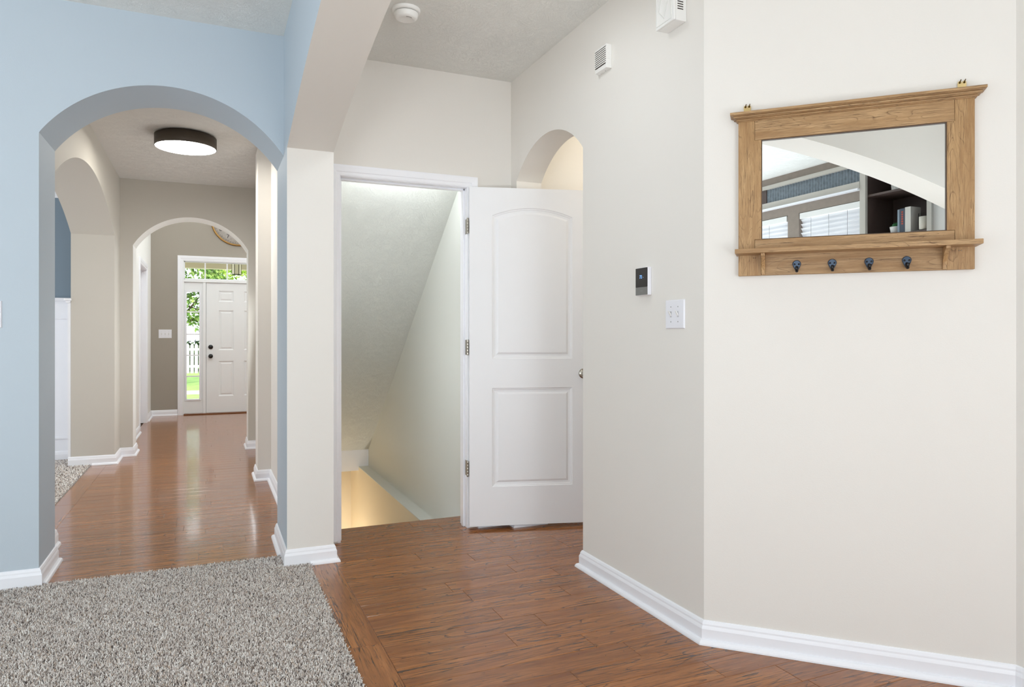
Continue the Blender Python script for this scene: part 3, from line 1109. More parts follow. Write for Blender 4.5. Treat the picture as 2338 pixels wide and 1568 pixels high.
# ------------------------------------------------------------------ behind-the-camera windows, trims and blinds (seen in the mirror)
def window(name, x0, x1, z0, z1, cat_label):
    wn = bpy.data.objects.new(name, None)
    link(wn)
    structure(wn, cat_label)
    m = M_taupe if x0 < 0 else M_trim
    bm = bmesh.new()
    f = 0.035
    for (a, b, c, d) in ((x0, x0 + f, z0, z1), (x1 - f, x1, z0, z1), (x0 + f, x1 - f, z0, z0 + f), (x0 + f, x1 - f, z1 - f, z1)):
        bx(bm, a, b, -1.46, -1.40, c, d)
    bx(bm, (x0 + x1) / 2 - .012, (x0 + x1) / 2 + .012, -1.455, -1.43, z0 + f, z1 - f)
    bx(bm, x0 + f, x1 - f, -1.455, -1.42, (z0 + z1) / 2 - .02, (z0 + z1) / 2 + .02)
    to_obj('frame', bm, M_trim, wn)
    box('pane', x0 + f, x1 - f, -1.446, -1.442, z0 + f, z1 - f, M_glass, wn)
    box('sill', x0 - 0.04, x1 + 0.04, -1.40, -1.32, z0 - 0.025, z0, M_trim, wn, bevel=0.003)
    return wn
window('window_1', -2.5, -1.323, 0.75, 2.336, 'left window of the blue room with white blind')
window('window_2', -1.183, -0.484, 0.75, 2.336, 'right window of the blue room beside the bookcase')
window('window_3', 0.85, 2.15, 0.75, 2.336, 'window of the cream room')
def blind(x0, x1, z0, z1, label, drop):
    t = thing('window_blind', label, 'blind', ((x0 + x1) / 2, -1.375, z0), group='white slatted blinds')
    wd = (x1 - x0) / 2 - 0.012
    box('headrail', -wd, wd, -0.03, 0.03, z1 - z0 - 0.06, z1 - z0 - 0.004, M_plastic, t, bevel=0.004)
    n = int((z1 - z0 - 0.08) / 0.042)
    first = None
    for i in range(n):
        zz = z1 - z0 - 0.085 - i * 0.042
        if first is None:
            bm = bmesh.new()
            Mx = Matrix.Rotation(math.radians(56), 4, 'X')
            vs = []
            for k, (yy, cz) in enumerate([(-0.024, 0), (-0.012, 0.0022), (0, 0.003), (0.012, 0.0022), (0.024, 0)]):
                vs.append([bm.verts.new(Mx @ Vector((xx, yy, cz + dz))) for xx in (-wd, wd) for dz in (0, 0.0012)])
            for a, b in zip(vs, vs[1:]):
                bm.faces.new((a[0], a[2], b[2], b[0])); bm.faces.new((a[1], a[3], b[3], b[1]))
                bm.faces.new((a[0], a[1], b[1], b[0])); bm.faces.new((a[2], a[3], b[3], b[2]))
            bm.faces.new(vs[0]); bm.faces.new(vs[-1])
            first = to_obj('slat', bm, M_slat, t, loc=(0, 0, zz))
        else:
            o = first.copy()
            C.objects.link(o)
            o.parent = t
            o.location = (0, 0, zz)
    for xx in (-wd * 0.6, 0.0, wd * 0.6):
        bm = bmesh.new()
        tube(bm, [(xx, 0.026, 0.02), (xx, 0.026, z1 - z0 - 0.05)], 0.0012, 5)
        to_obj('cord', bm, M_dark, t)
    return t
blind(-2.5, -1.323, 0.75, 2.336, 'white slatted blind in the left window reflected in the mirror', 0)
blind(-1.183, -0.484, 0.75, 2.336, 'white slatted blind beside the bookcase reflected in the mirror', 0)

# trims above the windows
def strip(name, z0, z1, m, th=0.02, x0=-3.4, x1=-0.484):
    o = box(name, x0, x1, -1.35, -1.35 + th, z0, z1, m)
    return structure(o)
strip('trim_7', 2.666, H, M_taupe, 0.03)
strip('trim_8', 2.631, 2.666, M_ltaupe, 0.045)
strip('trim_9', 2.437, 2.496, M_ltaupe, 0.03)
strip('trim_10', 2.422, 2.437, M_trim, 0.05)
# corrugated band
def corr(x0, x1, label):
    bm = bmesh.new()
    n = int((x1 - x0) / 0.0055)
    top, bot = [], []
    for i in range(n + 1):
        x = x0 + (x1 - x0) * i / n
        y = -1.338 + 0.005 * math.sin(2 * math.pi * x / 0.033)
        top.append((x, y, 2.631)); bot.append((x, y, 2.496))
    T = [bm.verts.new(p) for p in top]; B = [bm.verts.new(p) for p in bot]
    T2 = [bm.verts.new((p[0], p[1] - 0.0015, p[2])) for p in top]; B2 = [bm.verts.new((p[0], p[1] - 0.0015, p[2])) for p in bot]
    for i in range(n):
        bm.faces.new((T[i], T[i + 1], B[i + 1], B[i])); bm.faces.new((T2[i], T2[i + 1], B2[i + 1], B2[i]))
        bm.faces.new((T[i], T[i + 1], T2[i + 1], T2[i])); bm.faces.new((B[i], B[i + 1], B2[i + 1], B2[i]))
    o = to_obj('corrugated_panel', bm, M_corr)
    return tag(o, label, 'metal panel')
corr(-1.58, -0.486, 'blue-grey corrugated metal strip over the right window, in the mirror')
corr(-3.38, -1.64, 'blue-grey corrugated metal strip over the left window, in the mirror')
structure(box('trim_11', -1.64, -1.58, -1.35, -1.325, 2.496, 2.631, M_case))

# bookcase
bc = thing('bookcase', 'dark brown built-in bookcase with pale stiles, reflected in the mirror', 'bookcase', (-0.155, -1.5, 0))
def bcp(name, x0, x1, y0, y1, z0, z1, m):
    return box(name, x0 + .155, x1 + .155, y0 + 1.5, y1 + 1.5, z0, z1, m, bc)
bcp('back', -0.48, 0.167, -1.70, -1.685, 0, H - 0.005, M_case)
bcp('side', -0.484, -0.440, -1.685, -1.352, 0, H - 0.005, M_case)
bcp('side', 0.133, 0.166, -1.685, -1.352, 0, H - 0.005, M_case)
bcp('stile', -0.484, -0.428, -1.352, -1.325, 0, H - 0.005, M_ltaupe)
bcp('stile', 0.128, 0.167, -1.352, -1.325, 0, H - 0.005, M_ltaupe)
bcp('top_rail', -0.428, 0.128, -1.352, -1.325, 2.62, H - 0.005, M_ltaupe)
for z in (0.1, 0.48, 0.86, 1.24, 1.62, 1.985, 2.352):
    bcp('shelf', -0.440, 0.133, -1.685, -1.355, z, z + 0.018, M_case)
# books, candle, plant, basket
def book(x0, x1, h, rgb, label, dep=0.15, mark=None):
    t = thing('book', label, 'book', ((x0 + x1) / 2, -1.37, 2.003), group='books on the bookcase shelf')
    wd = (x1 - x0) / 2
    bm = bmesh.new()
    m = mat('book_cover', rgb, rough=0.5)
    bx(bm, -wd, -wd + 0.003, -dep, 0, 0, h)
    bx(bm, wd - 0.003, wd, -dep, 0, 0, h)
    bx(bm, -wd, wd, -0.003, 0.0005, 0, h)
    to_obj('cover', bm, m, t)
    box('pages', -wd + 0.003, wd - 0.003, -dep + 0.004, -0.003, 0.004, h - 0.004, mat('paper', (226, 220, 205), rough=0.8), t)
    if mark:
        bm = bmesh.new()
        for i in range(6):
            bx(bm, -wd * 0.35, wd * 0.35, 0.0005, 0.0012, h * 0.35 + i * 0.019, h * 0.35 + i * 0.019 + 0.012)
        to_obj('spine_lettering', bm, mat('spine_ink', mark, rough=0.5), t)
    return t
book(-0.158, -0.140, 0.195, (132, 146, 158), 'thin pale blue book, leftmost on the mirrored shelf')
book(-0.138, -0.092, 0.200, (62, 70, 84), 'dark slate book with red spine lettering, in the mirror', mark=(176, 70, 48))
book(-0.090, -0.040, 0.205, (214, 210, 202), 'thick white book on the mirrored shelf', dep=0.12)
cj = thing('candle_jar', 'white candle in a clear glass jar on the mirrored shelf', 'candle', (0.060, -1.395, 2.003))
bm = bmesh.new()
lathe(bm, [(0, 0.006), (0.038, 0.006), (0.038, 0.105), (0.034, 0.108), (0, 0.107)], 28)
wx = to_obj('wax', bm, mat('wax', (232, 226, 212), rough=0.6), cj)
bm = bmesh.new()
tube(bm, [(0, 0, 0.106), (0.001, 0, 0.118)], 0.001, 6)
to_obj('wick', bm, M_dark, cj)
bm = bmesh.new()
lathe(bm, [(0, 0), (0.042, 0), (0.043, 0.004), (0.043, 0.135), (0.0405, 0.135), (0.0405, 0.005), (0, 0.005)], 28)
to_obj('jar', bm, M_glass, cj)
pp = thing('potted_succulent', 'small green succulent in a white pot on the mirrored shelf', 'plant', (-0.212, -1.42, 2.003))
bm = bmesh.new()
lathe(bm, [(0, 0), (0.034, 0), (0.044, 0.055), (0.046, 0.066), (0.043, 0.066), (0.040, 0.056), (0, 0.054)], 28)
to_obj('pot', bm, mat('white_ceramic', (222, 220, 216), rough=0.35), pp)
bm = bmesh.new()
for i in range(26):
    a = i * 2.4
    rr = 0.012 + 0.03 * (i / 26)
    h = 0.05 * (1 - i / 40)
    tube(bm, [(0.3 * rr * math.cos(a), 0.3 * rr * math.sin(a), 0.054), (rr * 0.7 * math.cos(a), rr * 0.7 * math.sin(a), 0.054 + h * 0.6), (rr * math.cos(a), rr * math.sin(a), 0.054 + h)], [0.004, 0.007, 0.0012], 6)
to_obj('leaves', bm, mat('succulent_green', (40, 104, 56), rough=0.4), pp)
bk = thing('basket', 'white ribbed basket on the upper mirrored shelf', 'basket', (-0.20, -1.50, 2.3705))
bm = bmesh.new()
prof_n = 64
ra = [bm.verts.new(((0.085 + 0.004 * (i % 2)) * math.cos(2 * math.pi * i / prof_n), (0.085 + 0.004 * (i % 2)) * math.sin(2 * math.pi * i / prof_n), 0)) for i in range(prof_n)]
rb = [bm.verts.new(((0.095 + 0.004 * (i % 2)) * math.cos(2 * math.pi * i / prof_n), (0.095 + 0.004 * (i % 2)) * math.sin(2 * math.pi * i / prof_n), 0.15)) for i in range(prof_n)]
for i in range(prof_n):
    bm.faces.new((ra[i], ra[(i + 1) % prof_n], rb[(i + 1) % prof_n], rb[i]))
bm.faces.new(ra)
to_obj('body', bm, mat('basket_white', (214, 210, 204), rough=0.7), bk)
bm = bmesh.new()
ring = [(0.097 * math.cos(2 * math.pi * i / 32), 0.097 * math.sin(2 * math.pi * i / 32), 0.15) for i in range(33)]
tube(bm, ring, 0.004, 6)
to_obj('rim', bm, mat('basket_rim', (190, 184, 176), rough=0.7), bk)

# ------------------------------------------------------------------ wall mirror with hooks
wm = thing('wall_mirror', 'wooden wall mirror with shelf and coat hooks on the cream diagonal wall', 'mirror',
           (1.72 + 0.498 * 0.70711, 2.128 - 0.498 * 0.70711, 1.3815), -math.pi / 4)
S0, Z0 = 0.498, 1.3815
def P2(s, z): return (s - S0, z - Z0)
def mfn(u, v, t): return (u, -t, v)
def mbox(name, s0, s1, p0, p1, z0, z1, m, bevel=0.0015, parent=None):
    return box(name, s0 - S0, s1 - S0, -p1, -p0, z0 - Z0, z1 - Z0, m, parent or wm, bevel=bevel)
LST = [(.1259, 1.3815), (.2055, 1.3815), (.2055, 1.462), (.1826, 1.462), (.1826, 1.5135), (.2055, 1.5135), (.2055, 1.877), (.1826, 1.877), (.1826, 1.955), (.1259, 1.955)]
for sgn in (1, -1):
    pts = [P2(s if sgn > 0 else 2 * S0 - s + 0.0, z) for s, z in LST]
    bm = bmesh.new()
    prism(bm, pts, mfn, 0.0, 0.022)
    to_obj('stile', bm, M_fr_v, wm, bevel=0.0012)
mbox('top_rail', .1832, 2 * S0 - .1832, 0.0, 0.0218, 1.8775, 1.953, M_fr_h)
mbox('bottom_rail', .1832, 2 * S0 - .1832, 0.0, 0.0218, 1.4725, 1.513, M_fr_h)
mbox('hook_board', .2060, 2 * S0 - .2060, 0.0, 0.0205, 1.3818, 1.472, M_fr_h)
box('glass', .2062 - S0, 2 * S0 - .2062 - S0, -0.013, -0.009, 1.5140 - Z0, 1.8765 - Z0, M_mirror, wm)
bm = bmesh.new()
for a, b, c, d in ((.2056, .2085, 1.5136, 1.877), (2 * S0 - .2085, 2 * S0 - .2056, 1.5136, 1.877), (.2085, 2 * S0 - .2085, 1.8742, 1.877), (.2085, 2 * S0 - .2085, 1.5136, 1.5155)):
    bx(bm, a - S0, b - S0, -0.020, -0.0125, c - Z0, d - Z0)
to_obj('glass_bead', bm, mat('dark_bead', (84, 62, 44), rough=0.5), wm)
# crown: three stepped coves
bm = bmesh.new()
for ov, p, z0, z1 in ((.027, .062, 1.9640, 1.9755), (.0165, .048, 1.9555, 1.9640), (.007, .034, 1.9475, 1.9555)):
    # outline with small cove under each step
    a, b = .1259 - ov, 2 * S0 - .1259 + ov
    bx(bm, a - S0, b - S0, -p, 0, z0 + 0.0022 - Z0, z1 - Z0)
    bx(bm, a + .005 - S0, b - .005 - S0, -p + .005, 0, z0 - Z0, z0 + 0.0022 - Z0)
to_obj('crown', bm, M_fr_h, wm, bevel=0.0012)
# shelf
mbox('shelf', .1180, 2 * S0 - .1180, 0.0, 0.098, 1.4565, 1.4725, M_fr_h, bevel=0.0015)
for s0 in (.2060, 2 * S0 - .2060 - .013):
    bm = bmesh.new()
    pts = [(0.0205, 1.383), (0.0205, 1.4563), (0.085, 1.4563), (0.083, 1.447)]
    for i in range(1, 9):
        t = i / 8
        pts.append((0.083 - 0.052 * math.sin(t * math.pi / 2) - 0.004 * t, 1.447 - 0.060 * t ** 1.6))
    pts.append((0.0265, 1.383))
    prism(bm, [(p, z - Z0) for p, z in pts], lambda u, v, t: (t - S0, -u, v), s0, s0 + 0.013)
    to_obj('bracket', bm, M_fr_v, wm, bevel=0.0008)
# hooks
def make_hook(s):
    bm = bmesh.new()
    # teardrop plate
    pts = []
    for i in range(24):
        a = 2 * math.pi * i / 24
        r = 0.0145
        x, z = r * math.sin(a), r * math.cos(a)
        if z < 0:
            z *= 1.9
            x *= (1 - 0.55 * (-z / 0.0276))
        pts.append((x, z))
    inner = [(x * 0.82, z * 0.86) for x, z in pts]
    A = [bm.verts.new((x, 0, z)) for x, z in pts]
    B = [bm.verts.new((x, -0.0035, z)) for x, z in pts]
    Cc = [bm.verts.new((x, -0.0058, z)) for x, z in inner]
    for L1, L2 in ((A, B), (B, Cc)):
        for i in range(24):
            j = (i + 1) % 24
            bm.faces.new((L1[i], L1[j], L2[j], L2[i]))
    bm.faces.new(Cc); bm.faces.new(A[::-1])
    o = to_obj('hook', bm, M_hook, wm, loc=(s - S0, -0.0205, 1.4175 - Z0))
    bm = bmesh.new()
    tube(bm, [(0, -0.003, -0.010), (0, -0.010, -0.017), (0, -0.018, -0.0265), (0, -0.025, -0.0265), (0, -0.030, -0.019), (0, -0.0315, -0.011)], [0.0052, 0.0055, 0.0052, 0.005, 0.0048, 0.0056], 12)
    to_obj('prong', bm, M_hookd, o, smooth=False)
    for dx in (-0.0072, 0.0072):
        bm = bmesh.new()
        lathe(bm, [(0, 0.0068), (0.0024, 0.0068), (0.0034, 0.0050), (0.0034, 0.0)], 14, Matrix.Translation((dx, -0.001, 0.0)) @ Matrix.Rotation(math.pi / 2, 4, 'X'))
        to_obj('screw', bm, M_hookd, o)
for s in (.3253, .4413, .5574, .6723):
    make_hook(s)
# small silver screws on the lower corners
for s, z in ((.1815, 1.446), (.8285, 1.4445)):
    for d in (-0.003, 0.003):
        bm = bmesh.new()
        lathe(bm, [(0, 0.002), (0.0016, 0.0018), (0.002, 0)], 10, Matrix.Translation((s - S0 + d, -0.022, z - Z0)) @ Matrix.Rotation(math.pi / 2, 4, 'X'))
        to_obj('screw', bm, M_nickel, wm)
# brass hanging plates above the crown
for s in (.1565, .8370):
    bm = bmesh.new()
    pts = [(-0.012, 0)]
    for cx in (-0.0065, 0.0065):
        for i in range(9):
            a = math.pi - math.pi * i / 8
            pts.append((cx + 0.0062 * math.cos(a), 0.030 + 0.0075 * math.sin(a)))
    pts.append((0.012, 0))
    prism(bm, [(u, v + 1.9755 - Z0) for u, v in pts], lambda u, v, t: (u + s - S0, -t, v), 0.002, 0.006)
    o = to_obj('hanger', bm, M_brass, wm, bevel=0.001)
    for cx in (-0.0065, 0.0065):
        bm = bmesh.new()
        lathe(bm, [(0, 0.0045), (0.0022, 0.004), (0.0036, 0.0)], 12, Matrix.Translation((s - S0 + cx, -0.006, 1.9755 - Z0 + 0.0315)) @ Matrix.Rotation(math.pi / 2, 4, 'X'))
        tube(bm, [(s - S0 + cx, -0.008, 1.9755 - Z0 + 0.033), (s - S0 + cx + 0.003, -0.012, 1.9755 - Z0 + 0.0405)], [0.0018, 0.0014], 8)
        to_obj('screw', bm, mat('dark_brass', (96, 74, 36), rough=0.3, metal=1.0), o)

# ------------------------------------------------------------------ ceiling things
lamp = thing('ceiling_light', 'round flush ceiling light with dark bronze drum and lit white diffuser', 'light', (-0.16, 5.82, HH))
bm = bmesh.new()
lathe(bm, [(0.19, 0), (0.19, -0.012), (0.205, -0.012), (0.2155, -0.014), (0.2155, -0.096), (0.2125, -0.098), (0.2105, -0.098), (0.2105, -0.090), (0.0, -0.090)], 72)
to_obj('shade', bm, M_lampb, lamp)
bm = bmesh.new()
lathe(bm, [(0.2103, -0.0905), (0.2103, -0.0965), (0.195, -0.0985), (0, -0.0995)], 72)
to_obj('diffuser', bm, M_diff, lamp)
sd = thing('smoke_detector', 'round white smoke detector on the cream room ceiling', 'smoke detector', (0.873, 3.285, H))
bm = bmesh.new()
lathe(bm, [(0.068, 0), (0.069, -0.006), (0.067, -0.014), (0.060, -0.016), (0.0, -0.016)], 48)
to_obj('base', bm, M_plastic, sd)
bm = bmesh.new()
lathe(bm, [(0.0545, -0.016), (0.0545, -0.0185)], 48)
to_obj('vent_slot', bm, M_dark, sd)
bm = bmesh.new()
lathe(bm, [(0.0, -0.0186), (0.0575, -0.0186), (0.058, -0.022), (0.054, -0.040), (0.046, -0.047), (0.034, -0.049), (0.030, -0.047), (0, -0.046)], 48)
to_obj('cap', bm, M_plastic, sd)
bm = bmesh.new()
for i in range(5):
    a = -0.75 + i * 0.16
    lathe(bm, [(0, -0.0495), (0.0022, -0.0492), (0.0022, -0.046)], 8, Matrix.Translation((0.037 * math.cos(a - 1.0), 0.037 * math.sin(a - 1.0), 0)))
to_obj('indicator', bm, M_dark, sd)

# ------------------------------------------------------------------ things on the right wall (x = 1.72, facing -X)
def on_wall(name, label, cat, y, z, group=None):
    # local: x along -Y ... rotate so that local -y faces world -X, local x -> world -Y
    return thing(name, label, cat, (1.72, y, z), -math.pi / 2, group)
# local x -> world -Y ; local y -> world +X ; so -y is out from the wall
ch = on_wall('door_chime', 'white boxy door chime cover with diamond outline and side slots, high on wall', 'door chime', 2.292, 2.394)
bm = bmesh.new()
bx(bm, -0.0605, 0.0605, -0.052, 0, 0, 0.20)
to_obj('cover', bm, M_plastic, ch, bevel=0.003)
bm = bmesh.new()
bx(bm, -0.0605, 0.048, -0.060, -0.052, 0.0, 0.20)
bx(bm, 0.048, 0.0605, -0.060, -0.052, 0.0, 0.20)
to_obj('front_plate', bm, M_plastic, ch, bevel=0.002)
bm = bmesh.new()
def ribbon(bm, a, b, wd=0.0018, y0=-0.0625, y1=-0.0595):
    a = Vector((a[0], 0, a[1])); b = Vector((b[0], 0, b[1]))
    d = (b - a).normalized()
    n = Vector((-d.z, 0, d.x)) * wd
    vs = [bm.verts.new((p.x, yy, p.z)) for yy in (y0, y1) for p in (a - n, b - n, b + n, a + n)]
    for f in [(3, 2, 1, 0), (4, 5, 6, 7), (0, 1, 5, 4), (1, 2, 6, 5), (2, 3, 7, 6), (3, 0, 4, 7)]:
        bm.faces.new([vs[i] for i in f])
ribbon(bm, (-0.004, 0.028), (-0.040, 0.066)); ribbon(bm, (-0.040, 0.066), (-0.012, 0.15)); ribbon(bm, (-0.004, 0.028), (0.024, 0.10)); ribbon(bm, (0.024, 0.10), (-0.012, 0.15))
ribbon(bm, (-0.055, 0.012), (0.042, 0.012), 0.001); ribbon(bm, (0.042, 0.012), (0.042, 0.19), 0.001); ribbon(bm, (-0.0555, 0.012), (-0.0555, 0.19), 0.001)
to_obj('diamond_outline', bm, mat('embossed_line', (226, 226, 222), rough=0.5), ch)
for i in range(5):
    z = 0.043 + i * 0.0095
    box('slot', 0.0600, 0.0611, -0.044, -0.017, z, z + 0.004, M_dark, ch)

sr = on_wall('louvred_chime', 'small white wall box with dark louvre slots below the ceiling', 'wall speaker', 2.8365, 2.408)
bm = bmesh.new()
bx(bm, -0.0505, 0.0505, -0.030, 0, 0, 0.111)
to_obj('housing', bm, M_plastic, sr, bevel=0.002)
for i in range(9):
    z = 0.019 + i * 0.0095
    box('louvre', -0.0495, 0.0508, -0.0335, -0.0300, z + 0.0044, z + 0.0094, M_plastic, sr)
    bm = bmesh.new()
    bx(bm, -0.046, -0.004, -0.0318, -0.0298, z, z + 0.0043)
    bx(bm, -0.001, 0.046, -0.0318, -0.0298, z, z + 0.0043)
    to_obj('slot', bm, M_dark, sr)
    box('side_rib', 0.0504, 0.0512, -0.028, -0.010, z + 0.003, z + 0.0055, M_plastic, sr)
bm = bmesh.new()
lathe(bm, [(0, -0.001), (0.0016, -0.001), (0.0016, 0.001)], 10, Matrix.Translation((0.01, -0.010, 0)))
to_obj('screw', bm, M_dark, sr)

tm = on_wall('thermostat', 'white thermostat with black screen showing blue digits on right wall', 'thermostat', 2.5115, 1.335)
bm = bmesh.new()
bx(bm, -0.0455, 0.0445, -0.0205, 0, -0.001, 0.118)
to_obj('body', bm, M_plate, tm, bevel=0.003)
box('screen', -0.0440, 0.0440, -0.0222, -0.0205, 0.034, 0.1165, mat('screen_black', (26, 23, 21), rough=0.12), tm, bevel=0.001)
box('lower_panel', -0.0440, 0.0440, -0.0222, -0.0205, 0.0005, 0.0335, mat('grey_metal', (126, 126, 124), rough=0.35, metal=0.3), tm, bevel=0.001)
def text(name, s, size, m, parent, loc, rot=(math.pi / 2, 0, 0), ext=0.0004):
    c = bpy.data.curves.new(name, 'FONT')
    c.body = s
    c.size = size
    c.extrude = ext
    c.align_x = 'CENTER'
    c.align_y = 'CENTER'
    o = bpy.data.objects.new(name, c)
    c.materials.append(m)
    me = bpy.data.meshes.new_from_object(o)
    bpy.data.objects.remove(o)
    o = bpy.data.objects.new(name, me)
    link(o, parent, loc, rot)
    return o
text('digits', '72', 0.020, mat('blue_digits', (120, 176, 238), emit=0.9), tm, (-0.004, -0.0226, 0.0775))
text('digits', '°', 0.012, mat('pale_digits', (150, 160, 180), emit=0.5), tm, (0.014, -0.0226, 0.072))
box('logo_mark', -0.009, 0.012, -0.0225, -0.0221, 0.0175, 0.0187, mat('pale_mark', (156, 156, 154), rough=0.4), tm)

def switch_plate(t, wd, hh, gang, tip=True):
    bm = bmesh.new()
    a = bmesh.ops.create_cube(bm, size=1)['verts']
    for v in a:
        v.co.x *= wd; v.co.y = -0.006 if v.co.y < 0 else 0.0; v.co.z = hh * (v.co.z + 0.5)
        if v.co.y < 0:
            v.co.x *= (1 - 0.008 / wd); v.co.z = hh / 2 + (v.co.z - hh / 2) * (1 - 0.008 / hh)
    to_obj('cover_plate', bm, M_plate, t, bevel=0.0012)
    for g in range(gang):
        x = (g - (gang - 1) / 2) * 0.046
        bm = bmesh.new()
        bx(bm, x - 0.005, x + 0.005, -0.0068, -0.0055, hh / 2 - 0.012, hh / 2 + 0.012)
        to_obj('toggle_slot', bm, mat('slot_grey', (196, 196, 200), rough=0.5), t)
        bm = bmesh.new()
        pts = [(0.005, -0.006), (0.0085, 0.004), (0.017, 0.0145), (0.0185, 0.0125), (0.016, 0.006), (0.008, -0.007)]
        prism(bm, [(u, v + hh / 2) for u, v in pts], lambda u, v, q: (q, -u, v), x - 0.0035, x + 0.0035)
        to_obj('toggle', bm, M_plastic, t, bevel=0.0006)
        for dz in (-0.030, 0.030):
            bm = bmesh.new()
            lathe(bm, [(0, 0.0012), (0.002, 0.001), (0.0026, 0)], 12, Matrix.Translation((x, -0.006, hh / 2 + dz)) @ Matrix.Rotation(math.pi / 2, 4, 'X'))
            to_obj('screw', bm, mat('screw_grey', (150, 150, 152), rough=0.4), t)
sw = on_wall('light_switch', 'white double toggle switch plate below the thermostat', 'light switch', 2.3025, 1.1885)
switch_plate(sw, 0.124, 0.118, 2)
s2 = thing('light_switch', 'white triple switch plate on the taupe wall left of the front door', 'light switch', (-0.584, 11.3, 1.128))
switch_plate(s2, 0.172, 0.127, 3)
s3 = thing('light_switch', 'white switch plate cut by the left edge of the photo, on blue wall', 'light switch', (-0.921, 3.833, 1.196))
switch_plate(s3, 0.116, 0.125, 2)

# wall clock
ck = thing('wall_clock', 'large round wall clock with brass rim high above the front door', 'clock', (0.401, 11.3, 2.895))
R1 = 0.375
bm = bmesh.new()
lathe(bm, [(0, 0.002), (R1 - 0.01, 0.002), (R1 - 0.01, 0.012), (0, 0.012)], 72, Matrix.Rotation(math.pi / 2, 4, 'X'))
to_obj('dial', bm, mat('clock_dial', (214, 210, 204), rough=0.7, noise=0.25, nscale=30), ck)
bm = bmesh.new()
lathe(bm, [(R1 - 0.02, 0.0), (R1, 0.0), (R1 + 0.004, 0.012), (R1, 0.030), (R1 - 0.012, 0.034), (R1 - 0.022, 0.026), (R1 - 0.022, 0.012)], 72, Matrix.Rotation(math.pi / 2, 4, 'X'))
to_obj('rim', bm, mat('aged_brass', (160, 124, 72), rough=0.4, metal=0.7), ck)
for i in range(12):
    a = math.radians(30 * (i + 1))
    text('numeral', str(i + 1), 0.085, M_dark, ck, (0.275 * math.sin(a), -0.0128, 0.275 * math.cos(a)))
bm = bmesh.new()
for i in range(60):
    a = math.radians(6 * i)
    lathe(bm, [(0, 0.0135), (0.0045, 0.0135), (0.0045, 0.012)], 6, Matrix.Translation((0.332 * math.sin(a), 0, 0.332 * math.cos(a))) @ Matrix.Rotation(math.pi / 2, 4, 'X'))
mt = to_obj('minute_marks', bm, M_dark, ck)
for ang, ln, wd in ((306, 0.17, 0.009), (60, 0.25, 0.006)):
    a = math.radians(ang)
    bm = bmesh.new()
    ribbon(bm, (-0.04 * math.sin(a), -0.04 * math.cos(a)), (ln * math.sin(a), ln * math.cos(a)), wd, -0.020, -0.017)
    to_obj('hand', bm, M_black, ck)

# ------------------------------------------------------------------ outside the front door
g = box('ground_outside', -12, 14, 13.3, 60, -0.25, -0.15, M_grass)
g['kind'] = 'structure'
structure(box('porch_floor', -1.2, 3.0, 11.45, 13.3, -0.25, -0.04, M_conc))
walk = structure(box('path_walk', -3.0, 4.0, 13.3, 15.3, -0.20, -0.145, M_conc))
structure(box('path_sidewalk', -12, 14, 17.2, 18.3, -0.20, -0.144, M_conc))
structure(box('porch_ceiling', -1.2, 3.0, 11.45, 13.35, 2.52, 2.6, M_porch))
structure(box('porch_beam', -1.2, 3.0, 13.2, 13.38, 2.336, 2.6, M_porch))
structure(box('exterior_wall', -4.2, -0.375, 11.45, 11.55, -0.2, 4.3, M_porch))
ln = thing('porch_lantern', 'glass and black metal lantern hanging under the porch ceiling', 'lantern', (0.42, 12.4, 2.175))
bm = bmesh.new()
for i in range(6):
    a = math.radians(60 * i)
    bx(bm, -0.004, 0.004, -0.004, 0.004, 0.0, 0.205, M=Matrix.Translation((0.072 * math.cos(a), 0.072 * math.sin(a), 0)))
for z in (0.0, 0.197):
    ring = [(0.072 * math.cos(math.radians(60 * i)), 0.072 * math.sin(math.radians(60 * i)), z + 0.004) for i in range(7)]
    tube(bm, ring, 0.005, 6)
to_obj('frame', bm, M_black, ln)
gl = mat('lantern_glass', (214, 206, 184), rough=0.25)
for i in range(6):
    a0, a1 = math.radians(60 * i), math.radians(60 * (i + 1))
    mxx, myy = 0.066 * math.cos((a0 + a1) / 2) * 0.93, 0.066 * math.sin((a0 + a1) / 2) * 0.93
    bm = bmesh.new()
    bx(bm, -0.030, 0.030, -0.0015, 0.0015, 0.008, 0.196, M=Matrix.Translation((mxx, myy, 0)) @ Matrix.Rotation((a0 + a1) / 2 + math.pi / 2, 4, 'Z'))
    to_obj('pane', bm, gl, ln)
bm = bmesh.new()
tube(bm, [(0, 0, 0.2), (0, 0, 0.345)], 0.006, 8)
lathe(bm, [(0.075, 0.205), (0.05, 0.225), (0.012, 0.235), (0, 0.235)], 6)
lathe(bm, [(0, 0.335), (0.05, 0.335), (0.05, 0.345)], 16)
to_obj('stem', bm, M_black, ln)

fence = thing('picket_fence', 'white picket fence across the lawn behind the sidelight', 'fence', (0, 27, -0.15))
pk = None
for i in range(34):
    x = -2.6 + i * 0.137
    if pk is None:
        bm = bmesh.new()
        prism(bm, [(-0.052, 0), (0.052, 0), (0.052, 0.98), (0, 1.06), (-0.052, 0.98)], lambda u, v, t: (u, t, v), 0, 0.02)
        pk = to_obj('picket', bm, M_fence, fence, loc=(x, 0, 0))
    else:
        o = pk.copy(); C.objects.link(o); o.parent = fence; o.location = (x, 0, 0)
for z in (0.2, 0.8):
    box('rail', -2.7, 2.1, 0.02, 0.05, z, z + 0.08, M_fence, fence)

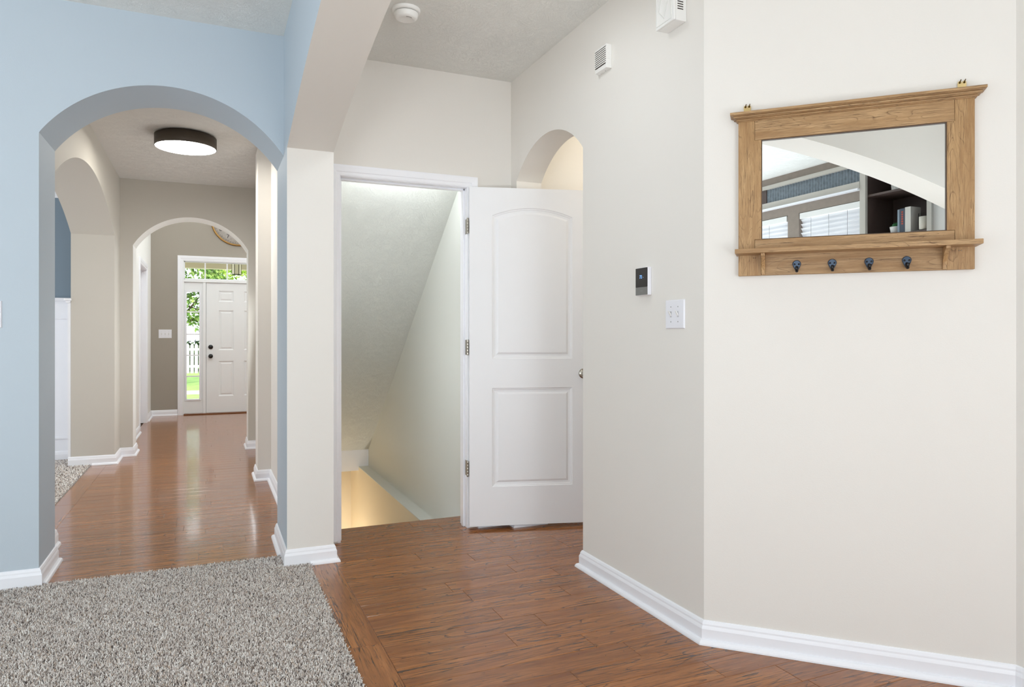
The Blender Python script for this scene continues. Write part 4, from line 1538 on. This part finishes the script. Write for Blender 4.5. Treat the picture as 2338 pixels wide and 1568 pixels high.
def foliage(name, cx, cy, cz, rx, ry, rz, n, size, seed, parent, pal, shell=0.5):
    g = np.random.default_rng(seed)
    d = g.normal(size=(n, 3)); d /= np.linalg.norm(d, axis=1)[:, None]
    rad = g.uniform(shell, 1, n) ** 0.6
    clump = 0.78 + 0.22 * np.sin(5 * d[:, 0] + seed) * np.cos(6 * d[:, 2] + 2) + g.uniform(-.08, .08, n)
    Cn = np.array([cx, cy, cz]) + d * (rad * clump)[:, None] * np.array([rx, ry, rz])
    u = g.normal(size=(n, 3)); u /= np.linalg.norm(u, axis=1)[:, None]
    v = np.cross(u, g.normal(size=(n, 3))); v /= np.linalg.norm(v, axis=1)[:, None]
    s = size * g.uniform(0.6, 1.3, n)[:, None]
    V = np.stack([Cn - u * s, Cn + v * s * .5, Cn + u * s, Cn - v * s * .5], axis=1)
    me = bpy.data.meshes.new(name)
    me.vertices.add(n * 4)
    me.vertices.foreach_set('co', V.ravel())
    me.loops.add(n * 4)
    me.loops.foreach_set('vertex_index', np.arange(n * 4, dtype=np.int32))
    me.polygons.add(n)
    me.polygons.foreach_set('loop_start', (np.arange(n) * 4).astype(np.int32))
    me.update(calc_edges=True)
    p = np.array(pal, float) / 255
    p = np.where(p <= .04045, p / 12.92, ((p + .055) / 1.055) ** 2.4)
    c = p[g.integers(0, len(p), n)] * g.uniform(0.7, 1.25, n)[:, None]
    col = np.ones((n, 4, 4)); col[:, :, :3] = c[:, None, :]
    at = me.color_attributes.new('tint', 'FLOAT_COLOR', 'POINT')
    at.data.foreach_set('color', col.ravel())
    me.materials.append(M_leaf)
    o = bpy.data.objects.new(name, me)
    link(o, parent)
    o['kind'] = 'stuff'
    return o
GREEN = [(120, 156, 78), (146, 178, 96), (96, 126, 66), (180, 198, 120), (78, 98, 56)]
def tree(x, y, z0, th, crown, label, seed, n=9000, size=0.07, pal=GREEN):
    t = thing('tree', label, 'tree', (x, y, z0))
    bm = bmesh.new()
    tube(bm, [(0, 0, 0), (0.03, 0, th * 0.5), (0, 0.02, th), (0.1, 0, th + crown[2] * 0.6)], [0.13, 0.11, 0.09, 0.03], 10)
    for k in range(7):
        a = k * 0.9
        tube(bm, [(0, 0, th * (0.8 + 0.05 * k)), (crown[0] * .45 * math.cos(a), crown[1] * .45 * math.sin(a), th + crown[2] * 0.3 * (k % 3))], [0.045, 0.012], 7)
    to_obj('trunk', bm, M_bark, t)
    foliage('leaves', 0, 0, th + crown[2] * 0.55, *crown, n, size, seed, t, pal)
    return t
tree(-0.75, 21.0, -0.15, 2.0, (1.9, 1.6, 1.55), 'leafy green tree seen through the sidelight and transom', 3, n=7200, size=0.065)
tree(1.9, 24.0, -0.15, 2.3, (2.1, 1.6, 1.3), 'yellow-green tree behind the hanging lantern', 9, n=5200, pal=[(150, 180, 70), (176, 196, 92), (120, 156, 60), (196, 206, 120)])
hd = thing('hedge', 'dark green hedge behind the white picket fence', 'hedge', (0, 28.2, -0.15))
foliage('leaves', 0, 0, 0.55, 4.5, 0.5, 0.75, 9000, 0.09, 12, hd, [(50, 76, 38), (70, 100, 46), (36, 56, 30)], shell=0.0)
